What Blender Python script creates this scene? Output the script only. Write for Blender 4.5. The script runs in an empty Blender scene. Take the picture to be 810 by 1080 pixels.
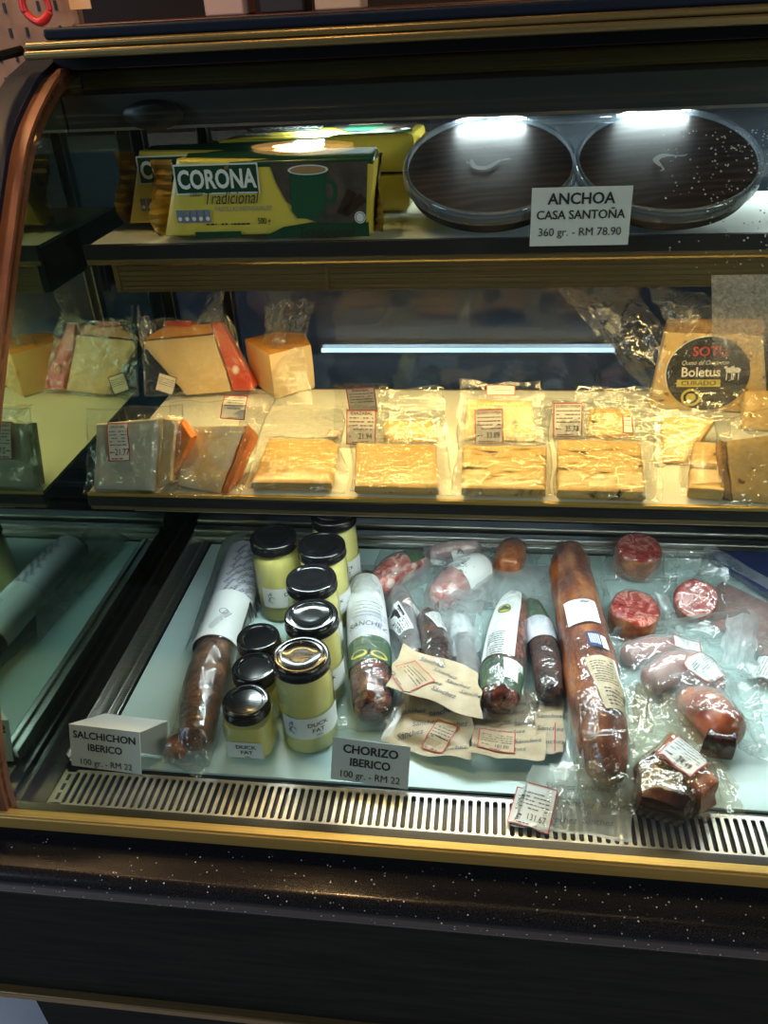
import bpy, math, random
from mathutils import Vector, Matrix, noise
from mathutils.bvhtree import BVHTree

random.seed(7)
SC = bpy.context.scene
COL = SC.collection
PI = math.pi
DECK = -0.012      # upper face of the white deck liner
SH2 = 0.228        # upper face of the cheese shelf
SH1 = 0.474        # upper face of the top shelf

# ------------------------------------------------------------------ camera
cam_d = bpy.data.cameras.new('camera')
cam = bpy.data.objects.new('camera', cam_d)
COL.objects.link(cam)
cam_d.sensor_fit = 'VERTICAL'
cam_d.sensor_height = 24.0
cam_d.lens = 857.1 / 1080 * 24.0
cam_d.clip_start = 0.02
_p, _y, _r = 0.559087, 0.151113, 0.0555
_f = Vector((-math.sin(_y) * math.cos(_p), math.cos(_y) * math.cos(_p), -math.sin(_p)))
_ri = Vector((math.cos(_y), math.sin(_y), 0))
_d = _f.cross(_ri)
_right = _ri * math.cos(_r) + _d * math.sin(_r)
_down = -_ri * math.sin(_r) + _d * math.cos(_r)
_m = Matrix((_right, -_down, -_f)).transposed().to_4x4()
_m.translation = (0.47018, -0.49410, 0.68971)
cam.matrix_world = _m
SC.camera = cam

# ------------------------------------------------------------------ exposure, world, lights
SC.view_settings.view_transform = 'Standard'
SC.view_settings.look = 'None'
SC.view_settings.exposure = 0.0
SC.view_settings.gamma = 1.0
SC.view_settings.use_curve_mapping = False
SC.cycles.transparent_max_bounces = 32
SC.cycles.max_bounces = 10
SC.cycles.sample_clamp_indirect = 4.0
SC.cycles.caustics_reflective = False
SC.cycles.caustics_refractive = False
W = bpy.data.worlds.new('shop_air')
SC.world = W
W.use_nodes = True
W.node_tree.nodes['Background'].inputs[0].default_value = (0.60, 0.68, 0.80, 1)
W.node_tree.nodes['Background'].inputs[1].default_value = 0.055

def area(name, loc, target, size, size_y, power, color):
    l = bpy.data.lights.new(name, 'AREA')
    l.shape = 'RECTANGLE'
    l.size, l.size_y, l.energy, l.color = size, size_y, power, color
    o = bpy.data.objects.new(name, l)
    COL.objects.link(o)
    o.location = loc
    o.rotation_euler = (Vector(target) - Vector(loc)).to_track_quat('-Z', 'Y').to_euler()
    return o

area('daylight_from_shop_entrance', (-2.5, -1.3, 1.35), (0.0, 0.0, -0.1), 1.5, 1.2, 42, (0.55, 0.72, 1.0))
COOL = (0.86, 0.95, 1.0)
WARM = (1.0, 0.64, 0.25)
area('added_fill_right', (3.0, -1.5, 1.45), (0.5, 0.3, 0.2), 1.6, 0.8, 44, (1.0, 0.93, 0.82))  # unseen warm fill added on the right to lift the front faces
for k, (lx, lw) in enumerate(((0.29, 0.12), (0.462, 0.08), (0.642, 0.08), (0.84, 0.12))):
    area('canopy_led_light', (lx, 0.545, 0.5798), (lx, 0.50, 0.0), lw, 0.012, 0.42, COOL)
area('cheese_shelf_tube_light', (0.43, 0.416, 0.4150), (0.43, 0.33, 0.23), 0.74, 0.012, 3.3, WARM)
area('deck_tube_light', (0.54, 0.276, 0.1985), (0.54, 0.22, 0.0), 0.76, 0.014, 2.7, COOL)

# ------------------------------------------------------------------ materials

def pmat(name, col, rough=0.5, metal=0.0, coat=0.0, emit=None, spec=0.5, sss=0.0):
    m = bpy.data.materials.new(name)
    m.use_nodes = True
    b = m.node_tree.nodes['Principled BSDF']
    b.inputs['Base Color'].default_value = (*col, 1)
    b.inputs['Roughness'].default_value = rough
    b.inputs['Metallic'].default_value = metal
    b.inputs['Coat Weight'].default_value = coat
    b.inputs['Specular IOR Level'].default_value = spec
    if sss:
        b.inputs['Subsurface Weight'].default_value = sss
        b.inputs['Subsurface Radius'].default_value = (0.02, 0.012, 0.006)
        b.inputs['Subsurface Scale'].default_value = 0.3
    if emit:
        b.inputs['Emission Color'].default_value = (*emit[0], 1)
        b.inputs['Emission Strength'].default_value = emit[1]
    return m

class NT:
    """small node helper"""
    def __init__(s, m):
        s.m, s.t = m, m.node_tree
        s.b = s.t.nodes.get('Principled BSDF')

    def n(s, kind, **kw):
        nd = s.t.nodes.new('ShaderNode' + kind)
        for k, v in kw.items():
            k2 = k.replace('_', ' ')
            if k2 in nd.inputs:
                if hasattr(v, 'is_output'):
                    s.t.links.new(v, nd.inputs[k2])
                else:
                    nd.inputs[k2].default_value = v
            else:
                setattr(nd, k, v)
        return nd

    def link(s, a, b):
        s.t.links.new(a, b)

    def coord(s, scale=(1, 1, 1), rot=(0, 0, 0), kind='Object'):
        tc = s.n('TexCoord')
        mp = s.n('Mapping')
        mp.inputs['Scale'].default_value = scale
        mp.inputs['Rotation'].default_value = rot
        s.link(tc.outputs[kind], mp.inputs[0])
        return mp.outputs[0]

    def noise(s, vec, scale, detail=4, rough=0.55, dist=0.0):
        nd = s.n('TexNoise', Scale=scale, Detail=detail, Roughness=rough, Distortion=dist)
        s.link(vec, nd.inputs['Vector'])
        return nd.outputs['Fac']

    def ramp(s, fac, stops):
        r = s.n('ValToRGB')
        s.link(fac, r.inputs[0])
        el = r.color_ramp.elements
        while len(el) < len(stops):
            el.new(0.5)
        for e, (p, c) in zip(el, stops):
            e.position = p
            e.color = (*c, 1) if len(c) == 3 else c
        return r.outputs[0]

    def math(s, op, a, b=None):
        nd = s.n('Math', operation=op)
        for i, v in enumerate((a, b)):
            if v is None:
                continue
            if hasattr(v, 'is_output'):
                s.link(v, nd.inputs[i])
            else:
                nd.inputs[i].default_value = v
        return nd.outputs[0]

    def bump(s, h, strength=0.3, dist=0.002, to=None):
        bp = s.n('Bump')
        bp.inputs['Strength'].default_value = strength
        bp.inputs['Distance'].default_value = dist
        s.link(h, bp.inputs['Height'])
        if to is None:
            s.link(bp.outputs[0], s.b.inputs['Normal'])
        return bp.outputs[0]

    def mix(s, fac, a, b):
        nd = s.n('MixShader')
        for i, v in enumerate((fac, a, b)):
            if hasattr(v, 'is_output'):
                s.link(v, nd.inputs[i])
            else:
                nd.inputs[i].default_value = v
        return nd.outputs[0]

    def out(s, sh):
        s.link(sh, s.t.nodes['Material Output'].inputs[0])

def cut(name, stops, scale, rough=0.4, stretch=(1, 1, 1), bump=0.0, coat=0.0, detail=5, dist=0.0, spec=0.5, metal=0.0, bscale=None):
    """a material whose own colour wanders between stops"""
    m = pmat(name, stops[0][1], rough, metal, coat, spec=spec)
    t = NT(m)
    v = t.coord(stretch)
    f = t.noise(v, scale, detail, 0.6, dist)
    stops = [(0.5 + (p - 0.5) * 0.62, c) for p, c in stops]
    t.link(t.ramp(f, stops), t.b.inputs['Base Color'])
    if bump:
        t.bump(t.noise(v, bscale or scale * 2, 4), bump, 0.003)
    return m

def clear_mat(name, tint=(0.96, 0.97, 0.96), haze=(0.03, 0.12), f0=0.05, fmax=0.6, rough=0.09, bscale=70, bump=0.35, hazecol=(0.9, 0.92, 0.9), glosscol=(1, 1, 1), film=True, fade=None):
    """thin clear film or pane: see-through, a Schlick-like gloss, and a little milkiness"""
    m = bpy.data.materials.new(name)
    m.use_nodes = True
    t = NT(m)
    t.t.nodes.remove(t.b)
    tr = t.n('BsdfTransparent')
    tr.inputs[0].default_value = (*tint, 1)
    gl = t.n('BsdfGlossy')
    gl.inputs['Color'].default_value = (*glosscol, 1)
    gl.inputs['Roughness'].default_value = rough
    lw = t.n('LayerWeight')
    lw.inputs['Blend'].default_value = 0.5
    fac = t.math('ADD', t.math('MULTIPLY', t.math('POWER', lw.outputs['Facing'], 4.0), fmax), f0)
    base = tr.outputs[0]
    if film:
        v = t.coord()
        h = t.noise(v, bscale, 3, 0.55, 0.6)
        h2 = t.noise(v, bscale * 0.32, 2, 0.5, 1.2)
        nb = t.bump(t.math('ADD', h, t.math('MULTIPLY', h2, 1.6)), min(1.0, bump * 1.4), 0.30 / bscale, to=False)
        t.link(nb, gl.inputs['Normal'])
    if haze[1] > 0:
        df = t.n('BsdfDiffuse')
        df.inputs['Color'].default_value = (*hazecol, 1)
        tl = t.n('BsdfTranslucent')
        tl.inputs['Color'].default_value = (*hazecol, 1)
        milk = t.mix(0.5, df.outputs[0], tl.outputs[0])
        v2 = t.coord()
        hz = t.noise(v2, bscale * 0.5, 3, 0.6, 0.8)
        mr = t.n('MapRange')
        t.link(hz, mr.inputs[0])
        mr.inputs[1].default_value = 0.35
        mr.inputs[2].default_value = 0.75
        mr.inputs[3].default_value, mr.inputs[4].default_value = haze
        hzout = mr.outputs[0]
        if fade:
            sx = t.n('SeparateXYZ')
            t.link(v2, sx.inputs[0])
            fm = t.n('MapRange')
            t.link(sx.outputs[2], fm.inputs[0])
            fm.inputs[1].default_value, fm.inputs[2].default_value = fade
            fm.inputs[3].default_value, fm.inputs[4].default_value = 0.03, 1.0
            hzout = t.math('MULTIPLY', hzout, fm.outputs[0])
        edge = t.math('MULTIPLY', t.math('POWER', lw.outputs['Facing'], 3.0), haze[1] * 1.5)
        base = t.mix(t.math('MINIMUM', t.math('ADD', hzout, edge), 0.95), base, milk)
    t.out(t.mix(t.math('MINIMUM', fac, 0.95), base, gl.outputs[0]))
    return m

M = {}
M['black'] = pmat('black_plastic', (0.008, 0.009, 0.011), 0.3)
M['frame'] = pmat('black_lacquer', (0.008, 0.014, 0.028), 0.5, spec=0.15)
M['strip'] = pmat('black_ticket_strip', (0.012, 0.013, 0.016), 0.35)
M['steel'] = cut('brushed_steel', [(0.3, (0.42, 0.41, 0.38)), (0.7, (0.62, 0.61, 0.58))], 40, 0.28, (0.2, 20, 20), metal=1.0)
M['grille'] = cut('grille_steel', [(0.3, (0.52, 0.50, 0.45)), (0.7, (0.68, 0.66, 0.60))], 60, 0.38, metal=0.85)
M['gold'] = cut('gold_anodised', [(0.3, (0.56, 0.38, 0.10)), (0.7, (0.68, 0.47, 0.15))], 30, 0.36, (0.15, 30, 30), metal=0.55)
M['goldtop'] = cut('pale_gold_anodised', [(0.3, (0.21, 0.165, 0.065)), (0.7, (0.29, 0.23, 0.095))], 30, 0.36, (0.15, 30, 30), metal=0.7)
M['bronze'] = cut('bronze_trim', [(0.3, (0.15, 0.055, 0.027)), (0.7, (0.22, 0.082, 0.038))], 25, 0.5, metal=0.2)
M['bronzeshelf'] = cut('dull_bronze', [(0.3, (0.20, 0.14, 0.06)), (0.7, (0.30, 0.22, 0.10))], 30, 0.4, (0.15, 40, 40), metal=0.8)
M['liner'] = pmat('white_liner', (0.60, 0.79, 0.77), 0.32)
M['tray'] = pmat('white_shelf', (0.78, 0.80, 0.74), 0.35)
M['canopy'] = pmat('dark_canopy', (0.028, 0.032, 0.034), 0.4)
M['trough'] = pmat('dark_trough', (0.010, 0.010, 0.010), 0.6)
M['channel'] = pmat('dark_channel', (0.035, 0.032, 0.028), 0.25, metal=0.6)
M['tube'] = pmat('lit_tube', (1, 1, 1), 0.5, emit=((0.85, 0.93, 1.0), 6.0))
M['tubewarm'] = pmat('lit_warm_tube', (1, 1, 1), 0.5, emit=((1.0, 0.75, 0.35), 9.0))
M['rear_glass'] = clear_mat('rear_door_glass', (0.55, 0.62, 0.70), (0.10, 0.30), 0.05, 0.5, 0.05, 9, 0.0, hazecol=(0.22, 0.27, 0.34), film=False)
M['glass'] = clear_mat('curved_glass', (0.90, 0.95, 0.925), (0, 0), 0.028, 0.9, 0.012, film=False)
M['endglass'] = clear_mat('tinted_end_glass', (0.36, 0.44, 0.40), (0, 0), 0.60, 0.3, 0.03, glosscol=(0.66, 0.92, 0.78), film=False)
M['fog'] = clear_mat('condensation', (0.95, 0.95, 0.95), (0.30, 0.75), 0.03, 0.1, 0.35, 500, 0.9, hazecol=(0.85, 0.82, 0.76), fade=(0.390, 0.435))
M['film'] = clear_mat('clear_film', haze=(0.01, 0.12), bscale=60, bump=0.6, rough=0.09, f0=0.10)
M['vac'] = clear_mat('vacuum_film', haze=(0.0, 0.05), bscale=140, bump=0.9, rough=0.08, f0=0.15)
M['frost'] = clear_mat('frosted_film', haze=(0.20, 0.50), bscale=45, bump=0.4, rough=0.2, f0=0.06, hazecol=(0.86, 0.90, 0.92))
M['amberfilm'] = clear_mat('yellowed_film', tint=(0.97, 0.93, 0.84), haze=(0.06, 0.26), bscale=50, bump=0.6, rough=0.10, f0=0.12, hazecol=(0.80, 0.70, 0.52))
M['cloudy'] = clear_mat('cloudy_film', haze=(0.06, 0.34), bscale=50, bump=0.6, rough=0.09, f0=0.10, hazecol=(0.86, 0.90, 0.90))
M['pouch'] = clear_mat('printed_pouch_film', tint=(0.9, 0.9, 0.86), haze=(0.50, 0.75), bscale=40, bump=0.4, rough=0.2, f0=0.06, hazecol=(0.62, 0.66, 0.62))
M['paper'] = pmat('white_paper', (0.80, 0.81, 0.80), 0.6)
M['pinkpaper'] = pmat('cream_paper', (0.82, 0.76, 0.66), 0.6)
M['tan'] = cut('tan_printed_paper', [(0.3, (0.40, 0.30, 0.18)), (0.7, (0.53, 0.42, 0.28))], 25, 0.5)
M['ink'] = pmat('ink', (0.015, 0.015, 0.017), 0.6)
M['greyink'] = pmat('grey_ink', (0.10, 0.105, 0.12), 0.6)
M['blueink'] = pmat('blue_ink', (0.18, 0.22, 0.34), 0.6)
M['red'] = pmat('red_print', (0.55, 0.045, 0.035), 0.5)
M['white'] = pmat('white_print', (0.85, 0.86, 0.85), 0.5)
M['silver'] = pmat('silver_card', (0.62, 0.65, 0.66), 0.35, metal=0.15)
M['yellow'] = pmat('yellow_print', (0.62, 0.50, 0.10), 0.5)
M['olive'] = pmat('olive_print', (0.055, 0.10, 0.055), 0.5)
M['purple'] = pmat('lavender_print', (0.45, 0.46, 0.54), 0.5)
M['navy'] = pmat('navy_print', (0.03, 0.045, 0.13), 0.4)
M['fat'] = pmat('duck_fat', (0.80, 0.70, 0.25), 0.35, coat=0.6, sss=0.15)
M['lid'] = pmat('black_lid', (0.006, 0.006, 0.007), 0.16, coat=0.5)
M['jarglass'] = clear_mat('jar_glass', (0.95, 0.97, 0.93), (0, 0), 0.05, 0.7, 0.03, film=False)

# ------------------------------------------------------------------ mesh helpers
class MB:
    def __init__(s):
        s.v, s.f, s.m = [], [], []

    def add(s, vs, fs, m=0, fn=None):
        o = len(s.v)
        s.v += [Vector(fn(Vector(v))) if fn else Vector(v) for v in vs]
        s.f += [tuple(i + o for i in f) for f in fs]
        s.m += [m] * len(fs)
        return s

    def box(s, x0, x1, y0, y1, z0, z1, m=0, fn=None):
        vs = [(x, y, z) for z in (z0, z1) for y in (y0, y1) for x in (x0, x1)]
        return s.add(vs, [(0, 2, 3, 1), (4, 5, 7, 6), (0, 1, 5, 4), (2, 6, 7, 3), (0, 4, 6, 2), (1, 3, 7, 5)], m, fn)

    def grid(s, rows, m=0, close=False, flip=False):
        nr, nc = len(rows), len(rows[0])
        vs = [p for r in rows for p in r]
        fs = []
        for i in range(nr - 1):
            for j in range(nc if close else nc - 1):
                k = (j + 1) % nc
                q = (i * nc + j, i * nc + k, (i + 1) * nc + k, (i + 1) * nc + j)
                fs.append(q[::-1] if flip else q)
        return s.add(vs, fs, m)

    def lathe(s, prof, n=40, m=0, c=(0, 0, 0), sq=0.0, cap=True):
        """profile of (radius, z); sq > 0 squares the section"""
        rows = []
        for r, z in prof:
            row = []
            for k in range(n):
                a = 2 * PI * k / n
                rr = r
                if sq:
                    q = max(abs(math.cos(a)), abs(math.sin(a)))
                    rr = r * ((1 - sq) + sq * min(1 / q, 1.22))
                row.append((c[0] + rr * math.cos(a), c[1] + rr * math.sin(a), c[2] + z))
            rows.append(row)
        o = len(s.v)
        s.grid(rows, m, close=True)
        if cap:
            s.f.append(tuple(range(o + n))[:0] or tuple(o + i for i in range(n))[::-1])
            s.m.append(m)
            e = o + (len(prof) - 1) * n
            s.f.append(tuple(e + i for i in range(n)))
            s.m.append(m)
        return s

    def tube(s, path, n=14, m=0, cap=True, amp=0.0, nscale=40, flat=1.0, seed=0, round_end=True):
        """path of (x, y, z, r); rounded ends; optional lumpy surface"""
        P = [(Vector(p[:3]), p[3]) for p in path]
        st = []
        if round_end:
            d = (P[0][0] - P[1][0]).normalized()
            for t in (1.0, 0.8, 0.45):
                st.append((P[0][0] + d * P[0][1] * 0.75 * t, P[0][1] * math.sqrt(max(0, 1 - t * t)) + 0.0008))
        st += P
        if round_end:
            d = (P[-1][0] - P[-2][0]).normalized()
            for t in (0.45, 0.8, 1.0):
                st.append((P[-1][0] + d * P[-1][1] * 0.75 * t, P[-1][1] * math.sqrt(max(0, 1 - t * t)) + 0.0008))
        rows = []
        for i, (c, r) in enumerate(st):
            a, b = st[max(0, i - 1)][0], st[min(len(st) - 1, i + 1)][0]
            d = (b - a).normalized()
            up = Vector((0, 0, 1)) if abs(d.z) < 0.9 else Vector((0, 1, 0))
            e1 = d.cross(up).normalized()
            e2 = e1.cross(d).normalized()
            row = []
            for k in range(n):
                t = 2 * PI * k / n
                w = e1 * math.cos(t) + e2 * math.sin(t) * flat
                q = c + w * r
                if amp:
                    q = c + w * (r + amp * (noise.noise(q * nscale + Vector((seed, 0, 0))) + 0.5 * noise.noise(q * nscale * 2.3)))
                row.append(q)
            rows.append(row)
        o = len(s.v)
        s.grid(rows, m, close=True)
        if cap:
            s.f.append(tuple(o + i for i in range(n))[::-1])
            e = o + (len(rows) - 1) * n
            s.f.append(tuple(e + i for i in range(n)))
            s.m += [m, m]
        return s

    def prism(s, poly, z0, z1, m=0, inset=0.0, amp=0.0, mtop=None, fn=None):
        """polygon (x, y) pulled from z0 to z1 with a rounded upper rim, resampled so it can be lumpy"""
        pts = []
        n = len(poly)
        for i in range(n):
            a, b = Vector((*poly[i][:2], 0)), Vector((*poly[(i + 1) % n][:2], 0))
            k = max(2, int((b - a).length / 0.008))
            for j in range(k):
                pts.append(a.lerp(b, j / k))
        c = sum(pts, Vector()) / len(pts)
        ins = inset or min(0.003, (z1 - z0) * 0.3)
        rows = []
        for sc_, z in ((0.9 * ins, z0), (0, z0 + ins), (0, (z0 + z1) / 2), (0, z1 - ins), (0.3 * ins, z1 - 0.3 * ins), (ins, z1)):
            row = []
            for p in pts:
                d = (c - p)
                q = p + d.normalized() * sc_
                q = Vector((q.x, q.y, z))
                if amp:
                    q += Vector((noise.noise(q * 60), noise.noise(q * 60 + Vector((9, 0, 0))), 0)) * amp
                row.append(q)
            rows.append(row)
        for f in (0.75, 0.5, 0.25):
            row = []
            for p in rows[5]:
                q = Vector((c.x, c.y, z1)).lerp(p, f)
                if amp:
                    q.z = z1 + amp * noise.noise(q * 60)
                row.append(q)
            rows.append(row)
        if fn:
            rows = [[fn(q) for q in r] for r in rows]
        o = len(s.v)
        nn = len(pts)
        s.grid(rows[:5], m, close=True)
        s.grid(rows[4:], m if mtop is None else mtop, close=True)
        s.f.append(tuple(o + i for i in range(nn))[::-1])
        s.m.append(m)
        e = len(s.v) - nn
        s.f.append(tuple(e + i for i in range(nn)))
        s.m.append(m if mtop is None else mtop)
        return s

    def bvh(s):
        return BVHTree.FromPolygons([tuple(v) for v in s.v], s.f)

    def build(s, name, mats, parent=None, bevel=0.0, smooth=True, angle=42):
        me = bpy.data.meshes.new(name)
        me.from_pydata([tuple(v) for v in s.v], [], s.f)
        if not isinstance(mats, (list, tuple)):
            mats = [mats]
        for m in mats:
            me.materials.append(m)
        me.polygons.foreach_set('material_index', s.m)
        if smooth:
            me.polygons.foreach_set('use_smooth', [True] * len(me.polygons))
            me.set_sharp_from_angle(angle=math.radians(angle))
        me.update()
        o = bpy.data.objects.new(name, me)
        COL.objects.link(o)
        if parent:
            o.parent = parent
        if bevel:
            b = o.modifiers.new('bevel', 'BEVEL')
            b.width, b.segments, b.limit_method, b.angle_limit = bevel, 3, 'ANGLE', math.radians(40)
        return o

def tag(o, label=None, cat=None, group=None, kind=None):
    if label:
        o['label'] = label
    if cat:
        o['category'] = cat
    if group:
        o['group'] = group
    if kind:
        o['kind'] = kind
    return o

def thing(name, label, cat, fr=((0, 0, 0), 0, 0), group=None):
    """Empty at the thing's base; fr = (origin, yaw, tilt) in degrees"""
    o = bpy.data.objects.new(name, None)
    o.empty_display_size = 0.02
    COL.objects.link(o)
    loc, yaw, tilt = fr
    o.matrix_world = Matrix.Translation(loc) @ Matrix.Rotation(math.radians(yaw), 4, 'Z') @ Matrix.Rotation(math.radians(tilt), 4, 'X')
    return tag(o, label, cat, group)

def copy_tree(o, parent=None):
    c = o.copy()
    COL.objects.link(c)
    if parent:
        c.parent = parent
    for ch in list(o.children):
        copy_tree(ch, c)
    return c

_txt = {}

def text_geo(s, size, bold=0.0, shear=0.0):
    k = (s, bold, shear)
    if k not in _txt:
        c = bpy.data.curves.new('lettering', 'FONT')
        c.body = s
        c.size = 1.0
        c.align_x, c.align_y = 'CENTER', 'CENTER'
        c.offset = bold
        c.shear = shear
        c.resolution_u = 3
        ob = bpy.data.objects.new('lettering', c)
        me = bpy.data.meshes.new_from_object(ob)
        _txt[k] = ([v.co.copy() for v in me.vertices], [tuple(p.vertices) for p in me.polygons])
        bpy.data.objects.remove(ob)
        bpy.data.curves.remove(c)
        bpy.data.meshes.remove(me)
    v, f = _txt[k]
    return [p * size for p in v], f

class Face:
    """a sheet to print on: flat patch centre/angle in a local plane, raised to a surface by fn(x, y, off)"""
    def __init__(s, mb, c=(0, 0), ang=0.0, fn=None):
        s.mb, s.c = mb, c
        s.ca, s.sa = math.cos(math.radians(ang)), math.sin(math.radians(ang))
        s.fn = fn or (lambda x, y, o: Vector((x, y, o)))

    def put(s, vs, fs, off, m):
        s.mb.add([s.fn(s.c[0] + v[0] * s.ca - v[1] * s.sa, s.c[1] + v[0] * s.sa + v[1] * s.ca, off) for v in vs], fs, m)

    def rect(s, x0, x1, y0, y1, off, m, nx=None, ny=None):
        nx = nx or max(1, int(abs(x1 - x0) / 0.006))
        ny = ny or max(1, int(abs(y1 - y0) / 0.006))
        vs = [(x0 + (x1 - x0) * i / nx, y0 + (y1 - y0) * j / ny) for j in range(ny + 1) for i in range(nx + 1)]
        fs = [(j * (nx + 1) + i, j * (nx + 1) + i + 1, (j + 1) * (nx + 1) + i + 1, (j + 1) * (nx + 1) + i) for j in range(ny) for i in range(nx)]
        s.put(vs, fs, off, m)

    def poly(s, pts, off, m):
        s.put(pts, [tuple(range(len(pts)))], off, m)

    def disc(s, x, y, rx, ry, off, m, n=28):
        vs = [(x, y)] + [(x + rx * math.cos(2 * PI * k / n), y + ry * math.sin(2 * PI * k / n)) for k in range(n)]
        s.put(vs, [(0, k + 1, (k + 1) % n + 1) for k in range(n)], off, m)

    def ring(s, x, y, rx, ry, w, off, m, n=32, a0=0, a1=360):
        vs, fs = [], []
        for k in range(n + 1):
            a = math.radians(a0 + (a1 - a0) * k / n)
            vs += [(x + rx * math.cos(a), y + ry * math.sin(a)), (x + (rx - w) * math.cos(a), y + (ry - w) * math.sin(a))]
        for k in range(n):
            fs.append((2 * k, 2 * k + 1, 2 * k + 3, 2 * k + 2))
        s.put(vs, fs, off, m)

    def text(s, t, x, y, size, off, m, bold=0.0, shear=0.0, ang=0.0, sx=1.0):
        v, f = text_geo(t, size, bold, shear)
        c_, s_ = math.cos(math.radians(ang)), math.sin(math.radians(ang))
        s.put([(x + (p.x * c_ * sx - p.y * s_), y + (p.x * s_ * sx + p.y * c_)) for p in v], f, off, m)

    def small_print(s, x0, x1, y0, y1, rows, off, m, rnd, fill=0.55):
        """rows of print too small to read"""
        h = (y1 - y0) / rows
        for r in range(rows):
            y = y1 - (r + 0.5) * h
            x = x0
            while x < x1 - 0.001:
                w = min(rnd.uniform(0.0012, 0.0045), x1 - x)
                if rnd.random() < 0.9:
                    s.rect(x, x + w, y - h * fill / 2, y + h * fill / 2, off, m, 1, 1)
                x += w + rnd.uniform(0.0006, 0.0014)

LM = None

def price_label(parent, c, ang, w, h, fn, price='', title='', seed=1, paper='paper', frame='red', ink='ink', name='price_label', off=0.0012, rows=4, curl=0.0):
    """white sticker with a red frame, lines of small print and a price"""
    mb = MB()
    base = fn or (lambda x, y, o: Vector((x, y, o)))
    f = Face(mb, c, ang, base)
    rnd = random.Random(seed)
    f.rect(-w / 2, w / 2, -h / 2, h / 2, off, 0)
    b = 0.0011
    o2 = off + 0.0004
    for r in ((-w / 2, w / 2, h / 2 - b, h / 2), (-w / 2, w / 2, -h / 2, -h / 2 + b), (-w / 2, -w / 2 + b, -h / 2, h / 2), (w / 2 - b, w / 2, -h / 2, h / 2)):
        f.rect(*r, o2, 1)
    o3 = off + 0.0005
    if title:
        f.text(title, 0, h * 0.40, min(h * 0.13, w * 1.5 / max(4, len(title))), o3, 2, 0.01)
    top = h * 0.32
    f.small_print(-w * 0.40, w * 0.42, -h * 0.12, top, rows, o3, 2, rnd, 0.24)
    if price:
        f.text(price, w * 0.14, -h * 0.27, h * 0.24 if len(price) < 6 else h * 0.21, o3, 2, 0.0, sx=0.75)
        f.small_print(-w * 0.40, -w * 0.20, -h * 0.30, -h * 0.24, 1, o3, 2, rnd, 0.6)
    f.small_print(-w * 0.36, w * 0.2, -h * 0.46, -h * 0.41, 1, o3, 2, rnd, 0.5)
    return mb.build(name, [M[paper], M[frame], M[ink]], parent, smooth=False)

def smoothstep(a, b, x):
    t = max(0.0, min(1.0, (x - a) / (b - a)))
    return t * t * (3 - 2 * t)

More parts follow.
